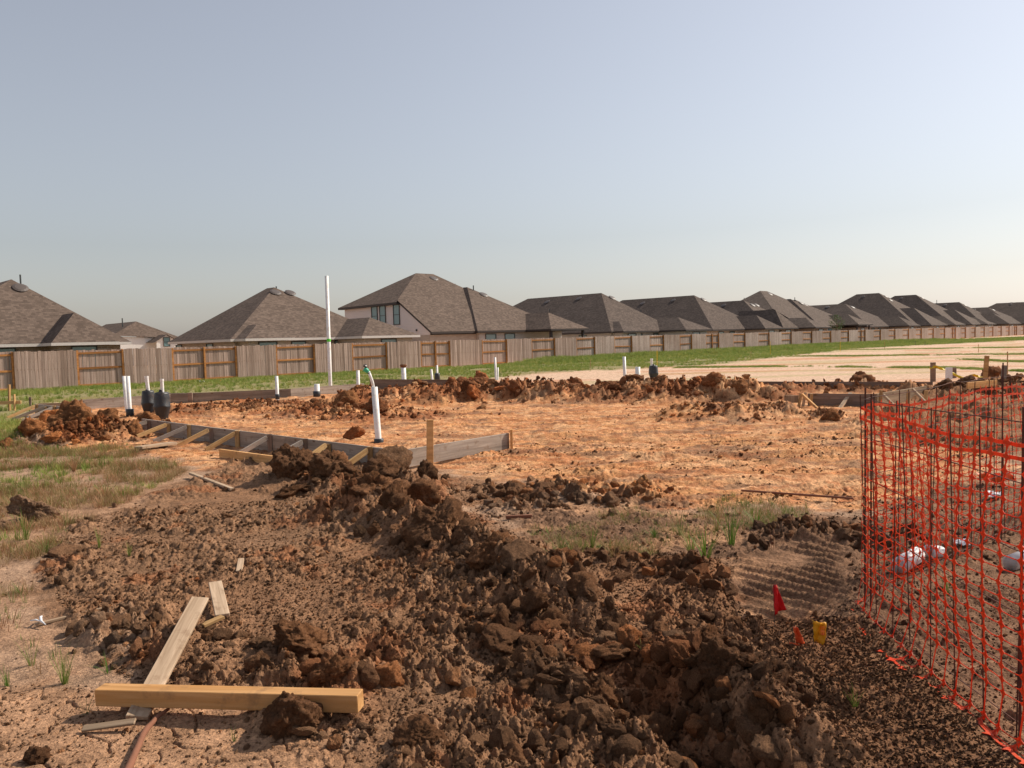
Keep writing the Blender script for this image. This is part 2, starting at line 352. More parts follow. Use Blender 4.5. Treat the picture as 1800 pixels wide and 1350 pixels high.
M_metal = plain('dark_pipe_metal', (.06, .07, .07), .5, .4)
M_vent = plain('roof_vent_metal', (.10, .08, .07), .5, .4)
def glass_mat():
    t = NT('window_glass'); t.b.inputs['Base Color'].default_value = (.16, .26, .27, 1); t.b.inputs['Roughness'].default_value = .08; return t.done(.08, .8)
M_glass = glass_mat()
def shingle_mat(name, tone):
    t = NT(name); uvn = t.coord('UV')
    br = t.n('ShaderNodeTexBrick'); br.offset = .5; br.inputs['Scale'].default_value = 1; br.inputs['Brick Width'].default_value = .20; br.inputs['Row Height'].default_value = .145
    br.inputs['Mortar Size'].default_value = .006; br.inputs['Mortar Smooth'].default_value = .2; br.inputs['Bias'].default_value = 0
    br.inputs['Color1'].default_value = (0, 0, 0, 1); br.inputs['Color2'].default_value = (1, 1, 1, 1); br.inputs['Mortar'].default_value = (.1, .1, .1, 1)
    t.l(uvn, br.inputs['Vector'])
    n = t.noise(t.coord('Object'), .7, 4); n3 = t.noise(t.coord('Object'), 9, 2)
    f = t.math('ADD', t.math('MULTIPLY', br.outputs['Color'], .6), t.math('MULTIPLY', n3, .4))
    c = t.ramp(f, [(.1, tuple(x*.62 for x in tone)), (.5, tuple(x*.92 for x in tone)), (.95, tuple(x*1.3 for x in tone))])
    c = t.mixc(1, c, t.ramp(n, [(.3, (.9,)*3), (.7, (1.1,)*3)]), 'MULTIPLY')
    t.l(c, t.b.inputs['Base Color']); t.bump(br.outputs['Fac'], .5, -.01); return t.done(.95, .1)
M_sh = [shingle_mat('brown_shingles', (.146, .108, .086)), shingle_mat('dark_brown_shingles', (.118, .091, .076)), shingle_mat('grey_brown_shingles', (.134, .104, .086))]
def siding_mat():
    t = NT('lap_siding'); w_ = t.n('ShaderNodeTexWave', wave_type='BANDS', bands_direction='Z', wave_profile='SAW'); w_.inputs['Scale'].default_value = 2.6; w_.inputs['Distortion'].default_value = 0
    t.l(t.coord('Object'), w_.inputs['Vector']); c = t.mixc(t.noise(t.coord('Object'), 2), (.68, .61, .58), (.74, .67, .64))
    t.l(c, t.b.inputs['Base Color']); t.bump(w_.outputs['Fac'], .8, .02); return t.done(.7, .2)
M_siding = siding_mat()
def brick_mat(name, a, b):
    t = NT(name); br = t.n('ShaderNodeTexBrick'); br.inputs['Scale'].default_value = 1; br.inputs['Brick Width'].default_value = .3; br.inputs['Row Height'].default_value = .1; br.inputs['Mortar Size'].default_value = .01
    br.inputs['Color1'].default_value = a+(1,); br.inputs['Color2'].default_value = b+(1,); br.inputs['Mortar'].default_value = (.4, .36, .32, 1)
    t.l(t.coord('UV'), br.inputs['Vector']); t.l(br.outputs['Color'], t.b.inputs['Base Color']); t.bump(br.outputs['Fac'], .5, -.01); return t.done(.9, .1)
M_brick = [brick_mat('tan_brick', (.42, .33, .26), (.50, .41, .33)), brick_mat('brown_brick', (.24, .16, .11), (.33, .23, .17)), brick_mat('pale_stone', (.50, .46, .42), (.58, .54, .50))]
M_white = plain('white_siding', (.72, .70, .66), .7)
def grass_mat(name, cs):
    t = NT(name); rnd = t.n('ShaderNodeObjectInfo').outputs['Random']; n = t.noise(t.n('ShaderNodeNewGeometry').outputs['Position'], .35, 3)
    n2 = t.noise(t.n('ShaderNodeNewGeometry').outputs['Position'], 3, 3)
    f = t.math('ADD', t.math('ADD', t.math('MULTIPLY', rnd, .35), t.math('MULTIPLY', n, .5)), t.math('MULTIPLY', n2, .3)); c = t.ramp(f, [(.3+.45*i/(len(cs)-1), x) for i, x in enumerate(cs)])
    t.l(c, t.b.inputs['Base Color']); t.b.inputs['Transmission Weight'].default_value = 0
    tr = t.n('ShaderNodeBsdfTranslucent'); t.l(c, tr.inputs[0]); mx = t.n('ShaderNodeMixShader'); mx.inputs[0].default_value = .35
    t.l(t.b.outputs[0], mx.inputs[1]); t.l(tr.outputs[0], mx.inputs[2]); t.l(mx.outputs[0], t.t.nodes['Material Output'].inputs[0])
    return t.done(.6, .2)
M_grass = grass_mat('green_grass', [(.13, .19, .035), (.21, .28, .055), (.36, .35, .10)])
M_dry = grass_mat('dry_grass', [(.12, .17, .04), (.20, .19, .06), (.34, .16, .08), (.40, .29, .15)])
M_weed = grass_mat('weed_green', [(.06, .12, .02), (.12, .20, .03), (.22, .25, .06)])
M_leaf = grass_mat('tree_leaf', [(.035, .06, .02), (.06, .10, .03), (.09, .13, .05)])

# ------------------------------------------------------------------ helpers: objects
def mesh(name, V, F, mat=None, smooth=False):
    me = bpy.data.meshes.new(name); me.from_pydata([tuple(v) for v in V], [], F); me.update()
    if mat: me.materials.append(mat)
    if smooth: me.polygons.foreach_set('use_smooth', [True]*len(me.polygons))
    return me
def link(name, data, parent=None, loc=None, rot=None):
    o = bpy.data.objects.new(name, data); COL.objects.link(o)
    if loc is not None: o.location = loc
    if rot is not None: o.rotation_euler = rot
    if parent is not None: o.parent = parent
    return o
def tag(o, label=None, cat=None, group=None, kind=None):
    if label: o['label'] = label
    if cat: o['category'] = cat
    if group: o['group'] = group
    if kind: o['kind'] = kind
    return o
def thing(name, label, cat, loc=(0, 0, 0), rz=0, group=None):
    return tag(link(name, None, None, loc, (0, 0, rz)), label, cat, group)
class MB:
    def __init__(s): s.V = []; s.F = []
    def add(s, V, F):
        b = len(s.V); s.V += [tuple(v) for v in V]; s.F += [tuple(i+b for i in f) for f in F]; return s
    def box(s, x0, x1, y0, y1, z0, z1, M=None):
        V = [Vector((x, y, z)) for z in (z0, z1) for x, y in ((x0, y0), (x1, y0), (x1, y1), (x0, y1))]
        if M is not None: V = [M @ v for v in V]
        return s.add(V, [(3, 2, 1, 0), (4, 5, 6, 7), (0, 1, 5, 4), (1, 2, 6, 5), (2, 3, 7, 6), (3, 0, 4, 7)])
    def tube(s, P, R, n=10, cap=True):
        P = [Vector(p) for p in P]; R = R if isinstance(R, (list, tuple)) else [R]*len(P); base = len(s.V); V = []; F = []
        up = Vector((0, 0, 1)) if abs((P[-1]-P[0]).normalized().z) < .9 else Vector((1, 0, 0))
        for i, p in enumerate(P):
            t = (P[min(i+1, len(P)-1)]-P[max(i-1, 0)]).normalized(); a = t.cross(up).normalized(); b = t.cross(a)
            for k in range(n): V.append(p+(a*cos(2*pi*k/n)+b*sin(2*pi*k/n))*R[i])
        for i in range(len(P)-1):
            for k in range(n): F.append((i*n+k, i*n+(k+1) % n, (i+1)*n+(k+1) % n, (i+1)*n+k))
        if cap: F += [tuple(range(n-1, -1, -1)), tuple(range((len(P)-1)*n, len(P)*n))]
        return s.add(V, F)
    def build(s, name, mat, parent=None, smooth=False, loc=None, rot=None):
        me = mesh(name, s.V, s.F, mat, smooth)
        bm = bmesh.new(); bm.from_mesh(me); bmesh.ops.recalc_face_normals(bm, faces=bm.faces); bm.to_mesh(me); bm.free()
        return link(name, me, parent, loc, rot)
def beam(name, p0, p1, wd, ht, mat, parent=None, roll=0, bev=.003, warp=0):
    """a sawn board from p0 to p1 (local X along it); wd across, ht in height"""
    p0 = Vector(p0); p1 = Vector(p1); L = (p1-p0).length; x = (p1-p0).normalized()
    y = Vector((0, 0, 1)).cross(x); y = y.normalized() if y.length > .05 else Vector((0, 1, 0)); z = x.cross(y)
    bm = bmesh.new(); bmesh.ops.create_cube(bm, size=1); bmesh.ops.scale(bm, vec=(L, wd, ht), verts=bm.verts)
    if bev: bmesh.ops.bevel(bm, geom=bm.edges[:], offset=bev, segments=1, affect='EDGES')
    if warp:
        es = [e for e in bm.edges if abs(e.verts[0].co.x-e.verts[1].co.x) > L*.5]; bmesh.ops.subdivide_edges(bm, edges=es, cuts=5)
        for v in bm.verts: v.co.z += warp*(1-(2*v.co.x/L)**2)
    me = bpy.data.meshes.new(name); bm.to_mesh(me); bm.free(); me.materials.append(mat)
    R = Matrix((x, y, z)).transposed().to_4x4() @ Matrix.Rotation(roll, 4, 'X')
    M = Matrix.Translation((p0+p1)/2) @ R; o = link(name, me, parent)
    if parent is not None: o.matrix_local = (Matrix.Translation(parent.location) @ parent.rotation_euler.to_matrix().to_4x4()).inverted() @ M
    else: o.matrix_world = M
    return o

# ================================================================== SETTING
def build_ground():
    rs = [.05, .4, .8, 1.2, 1.5]; r = 1.75
    while r < 5: rs.append(r); r *= 1.0024
    while r < 12: rs.append(r); r *= 1.0036
    while r < 33: rs.append(r); r *= 1.0036+.0042*(r-12)/21
    while r < 60: rs.append(r); r *= 1.012
    while r < 1500: rs.append(r); r *= 1.05
    rs = np.array(rs)
    a1 = np.radians(np.linspace(-41, 41, 1040)); a0 = np.radians(np.linspace(-180, -42, 46)); a2 = np.radians(np.linspace(42, 180, 46)[:-1])
    an = np.concatenate([a0, a1, a2]); R, A = np.meshgrid(rs, an, indexing='ij')
    X = R*np.sin(A); Y = R*np.cos(A); Z = height(X.ravel(), Y.ravel()).reshape(X.shape)
    nr, na = X.shape; co = np.stack([X, Y, Z], -1).reshape(-1, 3)
    i, j = np.meshgrid(np.arange(nr-1), np.arange(na), indexing='ij'); j2 = (j+1) % na
    q = np.stack([i*na+j, (i+1)*na+j, (i+1)*na+j2, i*na+j2], -1).reshape(-1, 4)[:, ::-1]
    me = bpy.data.meshes.new('ground'); me.vertices.add(len(co)); me.vertices.foreach_set('co', co.ravel())
    me.loops.add(q.size); me.loops.foreach_set('vertex_index', q.ravel().astype(np.int32)); me.polygons.add(len(q))
    me.polygons.foreach_set('loop_start', np.arange(0, q.size, 4, dtype=np.int32)); me.polygons.foreach_set('loop_total', np.full(len(q), 4, np.int32))
    me.update(calc_edges=True); me.polygons.foreach_set('use_smooth', np.ones(len(q), bool))
    c = soil(co[:, 0], co[:, 1]); at_ = me.attributes.new('soil', 'FLOAT_COLOR', 'POINT')
    at_.data.foreach_set('color', np.concatenate([c, np.ones((len(c), 1))], 1).astype(np.float32).ravel())
    me.materials.append(M_soil); o = link('ground', me); tag(o, 'bare clay and sandy soil of the building site', kind='structure')
    if me.polygons[0].normal.z < 0: me.flip_normals()
build_ground()

# ================================================================== FENCE
FV = 43.0; FH = 1.83
def build_fence():
    f = thing('wooden_fence', 'long weathered board fence with alternating plain and framed bays behind the site', 'fence', W(0, FV), pi/2-TH)
    # local x = along U, local y = away from camera (V)
    ps = [uv(x, 600, FV)[0] for x in (132, 300, 483, 617, 738, 846, 933, 1012, 1079, 1141, 1194, 1240)]
    P = 5.1; edges = [ps[0]-P*k for k in (3, 2, 1)]+ps
    while edges[-1] < 210: edges.append(edges[-1]+P)
    wfrac = (81/168., 111/183., .5, .5, .47, .5, .52, .49, .5, .48, .47)
    pk = MB().box(-.066, .066, -.009, .009, 0, FH).V; bmv = MB(); bmv.box(-.067, .067, -.009, .009, .02, FH)
    pme = mesh('picket', bmv.V, bmv.F, M_picket); rest = MB(); np_ = 0
    postme = mesh('post', *(lambda m: (m.V, m.F))(MB().box(-.045, .045, -.045, .045, 0, FH-.02)), M_rail)
    cand = []
    for i in range(len(edges)-1):
        a, b = edges[i], edges[i+1]; m = a+(b-a)*(wfrac[i-3] if 0 <= i-3 < len(wfrac) else .48)
        # framed bay a..m (pickets behind the rails), plain bay m..b (pickets in front)
        for x in (a, m):
            o = link('post', postme, f, (x+(.05 if x == a else -.05), .0, 0))
        if i == 4: link('post', postme, f, (a+(m-a)*.49, -.0, 0)); 
        if i > 3 and i % 7 == 0: link('post', postme, f, (a+(m-a)*.5, -.0, 0))
        for z in (.10, .93, FH-.16):
            beamme = MB().box(-(m-a)/2+.095, (m-a)/2-.095, -.02, .02, -.045, .045); rr = random.uniform(-.012, .012)
            o = link('rail', mesh('rail', beamme.V, beamme.F, M_rail), f, ((a+m)/2, .03, z), (0, rr, 0))
        for (s, e, y) in ((a+.02, m-.02, .066), (m-.01, b+.01, -.06)):
            n = max(1, round((e-s)/.142)); 
            for k in range(n):
                x = s+(k+.5)*(e-s)/n; dz = random.uniform(-.035, .02); ln = random.uniform(-.008, .008)
                cand.append((x, y+random.uniform(-.004, .004), dz, ln))
    vis = [c for c in cand if c[0] > 6.5]; vis = set(vis[:300])
    for c in cand:
        x, y, dz, ln = c
        if c in vis: link('picket', pme, f, (x, y, dz), (0, ln, random.uniform(-.06, .06)))
        else: rest.box(-.067, .067, -.009, .009, .02, FH, Matrix.Translation((x, y, dz)) @ Matrix.Rotation(ln, 4, 'Y') @ Matrix.Rotation(random.uniform(-.05, .05), 4, 'Z'))
    o = rest.build('pickets', M_picket_far, f); tag(o, kind='stuff')
def picket_far():
    t = NT('weathered_cedar_far'); o = t.coord('Object'); mp = t.n('ShaderNodeMapping'); mp.inputs['Scale'].default_value = (7.1, .1, .15); t.l(o, mp.inputs['Vector'])
    n = t.noise(mp.outputs[0], 1, 2); n2 = t.noise(o, .22, 3); n3 = t.noise(o, 8, 4)
    c = t.ramp(n, [(.3, (.33, .24, .19)), (.5, (.43, .335, .28)), (.7, (.54, .44, .375))]); c = t.mixc(1, c, t.ramp(n2, [(.35, (.8, .76, .74)), (.65, (1.12, 1.13, 1.15))]), 'MULTIPLY')
    t.l(t.mixc(1, c, t.ramp(n3, [(.3, (.85,)*3), (.7, (1.1,)*3)]), 'MULTIPLY'), t.b.inputs['Base Color']); return t.done(.9, .1)
M_picket_far = picket_far()
build_fence()

# ================================================================== HOUSES
def polymesh(name, polys, mat, parent, thick=0):
    """polys in (u,v,z); gives UVs in metres on each face"""
    V = []; F = []; 
    for p in polys:
        b = len(V); V += [W(*q) for q in p]; F.append(tuple(range(b, b+len(p))))
    loc = parent.location; V = [v-loc for v in V]
    me = mesh(name, V, F, mat); ul = me.uv_layers.new(name='UVMap')
    for p in me.polygons:
        n = p.normal; h = Vector((0, 0, 1)).cross(n); h = h.normalized() if h.length > .01 else Vector((1, 0, 0)); g = n.cross(h)
        for li in p.loop_indices:
            c = me.vertices[me.loops[li].vertex_index].co; ul.data[li].uv = (c.dot(h), c.dot(g))
    o = link(name, me, parent); return o
def hip(parent, u0, u1, v0, v1, ze, ur, vr0, vr1, zr, mat, fmat, wall=None, ur2=None, name='roof'):
    """hip roof, ridge from (ur,vr0) to (ur2 or ur, vr1)"""
    ur2 = ur if ur2 is None else ur2
    A, B, C, D = (u0, v0, ze), (u1, v0, ze), (u1, v1, ze), (u0, v1, ze); R0 = (ur, vr0, zr); R1 = (ur2, vr1, zr)
    t = .16
    if ur == ur2: polys = [(A, B, R0), (B, C, R1, R0), (C, D, R1), (D, A, R0, R1)]
    else: polys = [(A, B, R1, R0), (B, C, R1), (C, D, R0, R1), (D, A, R0)]
    polys.append((D, C, B, A))
    r = polymesh(name, polys, mat, parent)
    # fascia boards under the eaves
    e = []; z0, z1 = ze-t, ze-.005; o_ = .02; 
    for (a, b) in ((A, B), (B, C), (C, D), (D, A)):
        cx, cy = (u0+u1)/2, (v0+v1)/2
        def sh(p, k): return (p[0]+(-k if p[0] > cx else k), p[1]+(-k if p[1] > cy else k))
        a0, b0, a1, b1 = sh(a, -.012), sh(b, -.012), sh(a, .03), sh(b, .03)
        e += [(a0+(z0,), b0+(z0,), b0+(z1,), a0+(z1,)), (b1+(z0,), a1+(z0,), a1+(z1,), b1+(z1,)), (a0+(z0,), a1+(z0,), b1+(z0,), b0+(z0,))]
    polymesh('fascia', e, fmat, r if False else parent)
    return r
def wallbox(parent, u0, u1, v0, v1, z1, mat, name='wall', z0=-.1):
    P = [(u0, v0), (u1, v0), (u1, v1), (u0, v1)]; polys = [((*P[i], z0), (*P[(i+1) % 4], z0), (*P[(i+1) % 4], z1), (*P[i], z1)) for i in range(4)]
    return polymesh(name, polys, mat, parent)
def window(parent, u, v, z, wd, ht, face, split=True):
    """face 'v': wall facing the fence; 'u': wall facing -u"""
    r = pi/2-TH if face == 'v' else pi/2-TH-pi/2
    f = MB(); b = .055
    f.box(-wd/2-b, wd/2+b, -.05, .02, ht/2, ht/2+b).box(-wd/2-b, wd/2+b, -.05, .02, -ht/2-b, -ht/2).box(-wd/2-b, -wd/2, -.05, .02, -ht/2, ht/2).box(wd/2, wd/2+b, -.05, .02, -ht/2, ht/2)
    if split: f.box(-wd/2, wd/2, -.04, .01, -.02, .02)
    fr = f.build('window', M_frame, parent, loc=W(u, v, z)-parent.location, rot=(0, 0, r))
    MB().box(-wd/2, wd/2, -.012, .008, -ht/2, ht/2).build('pane', M_glass, fr)
def plane_z(p, q, r, u, v):
    p, q, r = Vector(p), Vector(q), Vector(r); n = (q-p).cross(r-p); return p.z-(n.x*(u-p.x)+n.y*(v-p.y))/n.z
ventme = None
def vent(parent, u, v, z, s=.5, side='v', pitch=.55):
    global ventme
    if ventme is None:
        m = MB(); n = 14
        prof = [(0, .16), (.7, .14), (1, .07), (.98, .03), (.75, .02), (.72, -.06)]
        V = []; F = []
        for (rr, zz) in prof:
            for k in range(n): V.append((rr*cos(2*pi*k/n), rr*sin(2*pi*k/n), zz*1.6))
        for i in range(len(prof)-1):
            for k in range(n): F.append((i*n+k, i*n+(k+1) % n, (i+1)*n+(k+1) % n, (i+1)*n+k))
        ventme = mesh('roof_vent', V, F, M_vent)
    o = link('roof_vent', ventme, parent, W(u, v, z)-parent.location); o.scale = (s, s, s)
    tilt = math.atan(pitch); d = VD if side == 'v' else UD
    ax = Vector((-d[1], d[0], 0)); o.rotation_mode = 'QUATERNION'; o.rotation_quaternion = Matrix.Rotation(-tilt, 4, ax).inverted().to_quaternion() if False else Matrix.Rotation(-tilt*(-1), 4, ax).inverted().to_quaternion()
def vpipe(parent, u, v, z0, h, r=.05):
    MB().tube([(0, 0, 0), (0, 0, h)], r, 8).build('vent_pipe', M_metal, parent, loc=W(u, v, z0)-parent.location)
def apex(px, py, v): u, z = uv(px, py, v); return u, z
def simple_house(label, ax, ay, va=55.5, wl=6.5, wr=6.5, length=20, ze=2.3, sh=0, br=0, fas=None, bumps=(), vents=((1.2, 0),), pipes=(), v0=49.0, ridge=None, cat='house'):
    u, z = apex(ax, ay, va); o = thing('house', label, cat, W(u, v0+6, 0), 0, 'houses behind the fence'); fm = fas or M_fasciadk
    v1 = v0+length; vr1 = ridge or (v1-(va-v0))
    hip(o, u-wl, u+wr, v0, v1, ze, u, va, vr1, z, M_sh[sh], fm)
    wallbox(o, u-wl+.45, u+wr-.45, v0+.45, v1-.45, ze-.03, M_brick[br])
    for du in (-.62, -.25, .3): window(o, u+(wl if du < 0 else wr)*du, v0+.44, 1.35, 1.0, 1.3, 'v')
    for dv in (4, 9): window(o, u-wl+.44, v0+dv, 1.35, .9, 1.3, 'u')
    k = (z-ze)/(va-v0)
    for (dv, du) in vents: vent(o, u+du, va-dv, z-k*dv+.02, .42, 'v', k)
    ks = (z-ze)/wl
    for (dv, du) in ((2.5, .8), (7.0, 1.0)):
        if va+dv < vr1: vent(o, u-du, va+dv, z-ks*du+.02, .36, 'u', ks)
    for (dv, du, h) in pipes: vpipe(o, u+du, va+dv, (z-ks*abs(du) if dv > 0 else z-k*abs(dv))-.1, h+.1)
    for (b0, b1, bv0, bv1, bz) in bumps:          # lower hip wings, offsets from the ridge apex
        uc = u+(b0+b1)/2; hw = (b1-b0)/2
        hip(o, u+b0, u+b1, bv0, bv1, ze+.004, uc, bv0+hw*1.05, bv1-.5, bz, M_sh[sh], fm, name='wing_roof')
        wallbox(o, u+b0+.4, u+b1-.4, bv0+.4, v0+.5, ze-.03, M_brick[br], 'wing_wall')
        window(o, uc, bv0+.39, 1.4, 1.2, 1.2, 'v')
    return o
# the two storey house
def big_house(label, u0, dz=0, sh=0, br=0, mirror=1):
    """u0 = its left wall; main two storey block with a long rear slope, a lower hip in front and a porch wing"""
    o = thing('two_storey_house', label, 'house', W(u0+6, 55, 0), 0, 'houses behind the fence'); U = lambda d: u0+d
    sm = M_sh[sh]; z = dz
    A = (U(-.15), 49, 2.55); B = (U(-.15), 53.2, 5.2+z); C = (U(5.6), 58, 7.95+z); D = (U(7.6), 58, 7.95+z); E = (U(14), 49, 2.55); Fp = (U(-.4), 61.5, 4.95+z); G = (U(14), 64, 3.4+z)
    B2 = (U(-.45), 52.9, 5.03+z)
    polymesh('roof', [(A, E, D, C, B), (B2, C, Fp), (Fp, C, D, G), (E, G, D)], sm, o)
    polymesh('fascia', [((B2[0], B2[1], B2[2]-.17), (Fp[0], Fp[1], Fp[2]-.17), (Fp[0], Fp[1], Fp[2]-.01), (B2[0], B2[1], B2[2]-.01)),
        ((A[0]-.01, A[1], A[2]-.17), (B[0]-.01, B[1], B[2]-.17), (B[0]-.01, B[1], B[2]), (A[0]-.01, A[1], A[2])),
        ((A[0], A[1]-.01, A[2]-.17), (E[0], E[1]-.01, E[2]-.17), (E[0], E[1]-.01, E[2]-.01), (A[0], A[1]-.01, A[2]-.01)),
        ((B2[0], B2[1], B2[2]-.17), (B2[0]+.5, B2[1], B2[2]-.17), (Fp[0]+.5, Fp[1], Fp[2]-.17), (Fp[0], Fp[1], Fp[2]-.17))], M_fasciadk, o)
    w0 = U(0)+.02
    polymesh('siding_wall', [((w0, 49.35, 2.32), (w0, 61.1, 2.32), (w0, 61.1, 4.95+z), (w0, 53.2, 5.05+z), (w0, 49.35, 2.62))], M_siding if sh == 0 else M_brick[2], o)
    wallbox(o, U(.02), U(14)-.4, 49.4, 61.1, 2.32, M_brick[br])
    if sh == 0:
        for vv in (56.6, 55.45, 53.55): window(o, U(0), vv, 4.05+z, .74, 1.55, 'u', True)
        m = MB()
        for (vv, zz) in ((55.3, 2.62), (54.8, 2.62), (54.1, 2.65), (53.7, 2.65), (50.6, 2.6)): m.box(-.06, .06, vv-.07, vv+.07, zz-.07, zz+.07, (Matrix.Rotation(pi/2-TH, 4, 'Z')))
        # small wall vents set on the side wall
        m2 = MB()
        for (vv, zz) in ((55.6, 2.72), (55.1, 2.72), (54.3, 2.75), (53.9, 2.75), (51.0, 2.72)):
            c = W(U(0)-.01, vv, zz)-o.location; m2.box(-.04, .04, -.07, .07, -.08, .08, Matrix.Translation(c) @ Matrix.Rotation(pi/2-TH, 4, 'Z'))
        m2.build('wall_vent', M_frame, o)
    # lower hip in front
    uc = U(9.2); hip(o, U(4.4), U(15.4), 48.7, 62, 2.57, uc, 55.2, 60, 6.62+z*.5, sm, M_fasciadk, name='wing_roof')
    wallbox(o, U(4.9), U(15), 49.1, 61, 2.5, M_brick[2], 'wing_wall')
    hip(o, U(10.0), U(14.9), 45.8, 55, 2.58, U(12.4), 48.3, 54, 4.05, sm, M_fasciadk, name='porch_roof')
    for (a, b) in ((10.4, 46.2), (14.5, 46.2)): MB().box(-.1, .1, -.1, .1, 0, 2.45).build('porch_post', M_fasciadk, o, loc=W(U(a), b, 0)-o.location, rot=(0, 0, pi/2-TH))
    for d in (6.2, 8.4): window(o, U(d), 49.09, 1.6, 1.1, 1.3, 'v')
    k = (6.62-2.57)/6.5; vent(o, uc+.9, 54.0, 6.62-k*1.2, .42, 'v', k); vent(o, U(7.0), 57.2, 7.45+z, .42, 'v', .6)
    vpipe(o, uc+.3, 54.7, 6.0, .75); vpipe(o, U(9.0), 56.6, 6.4+z, .6, .04)
    return o
simple_house('brown hip roofed house at the left edge, its tall dark vent pipe near the ridge', 20, 491, 54, 6.5, 4.7, 18, sh=0, br=1, fas=M_fascia, bumps=((.1, 3.5, 47.4, 54, 3.9),), vents=((.75, .25),), pipes=((3.0, 1.2, 1.25), (5, 2.4, .3)), ze=2.25)
def gable_house():
    v = 100; u, z = uv(238, 565, v); o = thing('house', 'small far white gabled house seen in the gap between two near roofs', 'house', W(u, v, 0), 0, 'houses behind the fence')
    zl = uv(206, 583, v)[1]; ul = uv(206, 583, v)[0]; ur, zr2 = uv(270, 583, v)
    e = 3.2; 
    polymesh('roof', [((u-3.4, v-2, zl-.5), (u-3.4, v+10, zl-.5), (u, v+10, z), (u, v-.2, z)), ((u, v-.2, z), (u, v+10, z), (u+4.6, v+10, zl-.9), (u+4.6, v-2, zl-.9)), ((u-3.4, v-2, zl-.5), (u, v-.2, z), (u+4.6, v-2, zl-.9))], M_sh[0], o)
    polymesh('wall', [((u-3.2, v+9, 0), (u-3.2, v-1.2, 0), (u-3.2, v-1.2, zl-.5), (u-3.2, v+9, zl-.5)), ((u-3.2, v-1.7, 0), (u+4.4, v-1.7, 0), (u+4.4, v-1.7, zl-.9), (u-3.2, v-1.7, zl-.6))], M_white, o)
    # front gable dormer with a small window
    g, zg = uv(292, 588, v-4); zb = uv(292, 612, v-4)[1]; hw = uv(310, 600, v-4)[0]-g
    polymesh('gable_wall', [((g-hw, v-4, 0), (g+hw, v-4, 0), (g+hw, v-4, zg-hw*.62), (g, v-4, zg-.05), (g-hw, v-4, zg-hw*.62))], M_white, o)
    polymesh('gable_roof', [((g-hw-.35, v-4.3, zg-hw*.62-.2), (g, v-4.3, zg), (g, v+2, zg), (g-hw-.35, v+2, zg-hw*.62-.2)), ((g, v-4.3, zg), (g+hw+.35, v-4.3, zg-hw*.62-.2), (g+hw+.35, v+2, zg-hw*.62-.2), (g, v+2, zg))], M_sh[0], o)
    window(o, g, v-4.05, zg-hw*.62-.15, .65, 1.0, 'v'); vpipe(o, u-1.3, v+.5, z-1, 1.4, .07)
gable_house()
simple_house('hip roofed house with two round roof vents behind the tall white pole', 482, 505, 55.5, 6.7, 5.6, sh=0, br=0, fas=M_fascia, bumps=((1.0, 5.9, 45.8, 54, 3.62), (-6.4, -3.0, 47.6, 54, 3.2)), vents=((.8, -.35), (.8, .85)), pipes=((.7, .55, .45),), ze=2.28, length=9.8, ridge=56.6)
big_house('two storey house with grey siding and three tall windows behind the fence', 39.9, 0, 0, 0)
simple_house('dark hip roofed house with a long ridge, just right of the two storey house', 1057, 515, 55.5, 6.6, 4.6, 24, sh=1, br=2, bumps=((1.3, 6.2, 45.8, 55, 3.65), (-6.3, -2.6, 47.8, 54, 3.3)), vents=((.9, .7),), pipes=((5, -2.8, .3), (8, -3.2, .3)))
simple_house('dark roofed house with a long flat ridge, second right of the two storey house', 1220, 519, 55.5, 6.4, 5.6, 24, sh=1, br=0, bumps=((.6, 5.0, 46.4, 54, 3.9),), vents=((.9, .7),), pipes=((6, -2.8, .35),))
simple_house('narrow house with a pair of roof vents, left of the tall peaked house', 1307, 528, 55.5, 5.2, 5.0, 22, sh=2, br=1, bumps=((-6.5, -2.6, 46.6, 54, 4.6), (.4, 5, 45.8, 54, 3.6)), vents=((1.2, .2), (1.2, 1.3)), pipes=((12, 0, .5),))
big_house('tall peaked house with a grey side gable midway along the row', uv(1336, 513, 58)[0]-5.6, -.15, 2, 0)
simple_house('plain hip roofed house behind the small leafy tree', 1398, 527, 55.5, 4.5, 7.5, 22, sh=2, br=0, bumps=((.4, 5, 46.5, 54, 3.7),), vents=((1.4, .4),), pipes=((8, -.4, 1.1), (3, .8, .8)))
simple_house('long ridged house just right of the small leafy tree', 1485, 534, 55.5, 6.6, 6.3, 24, sh=1, br=1, bumps=((1.0, 5.8, 46, 54, 3.8),), vents=((1.1, .4),), pipes=((11, -.4, 1.0),))
simple_house('taller of the two high peaked houses near the far end, left one', 1545, 515, 58, 8.2, 7.6, 22, sh=2, br=0, bumps=((-6.5, 1.5, 47, 58, 5.4), (1.6, 7.0, 45.8, 55, 3.9)), vents=((1.1, .4), (2.2, -.3)), pipes=((2, 1.6, .5),))
simple_house('right one of the two high peaked houses near the far end', 1610, 518, 58, 7.6, 7.4, 22, sh=2, br=2, bumps=((-3.5, 4.5, 47, 58, 5.2), (1.6, 7.0, 45.8, 55, 3.7)), vents=((1.1, .4),), pipes=((-3, 2.5, .9),))
simple_house('low peaked house with a porch on pale posts near the far end', 1686, 531, 55.5, 6.8, 6.8, 22, sh=1, br=1, bumps=((-2, 5.5, 45.8, 55, 4.6),), vents=((1.1, .4),))
simple_house('flat ridged house second from the right end of the row', 1736, 540, 55.5, 6.8, 6.4, 22, sh=1, br=0, bumps=((1.0, 5.8, 46, 54, 3.8),), pipes=((3, 1.4, .7),))
simple_house('last house of the row, cut off by the right edge', 1797, 531, 58, 9, 8, 24, sh=1, br=1, bumps=((-7, 0, 46.5, 56, 5.0),), ze=2.6)

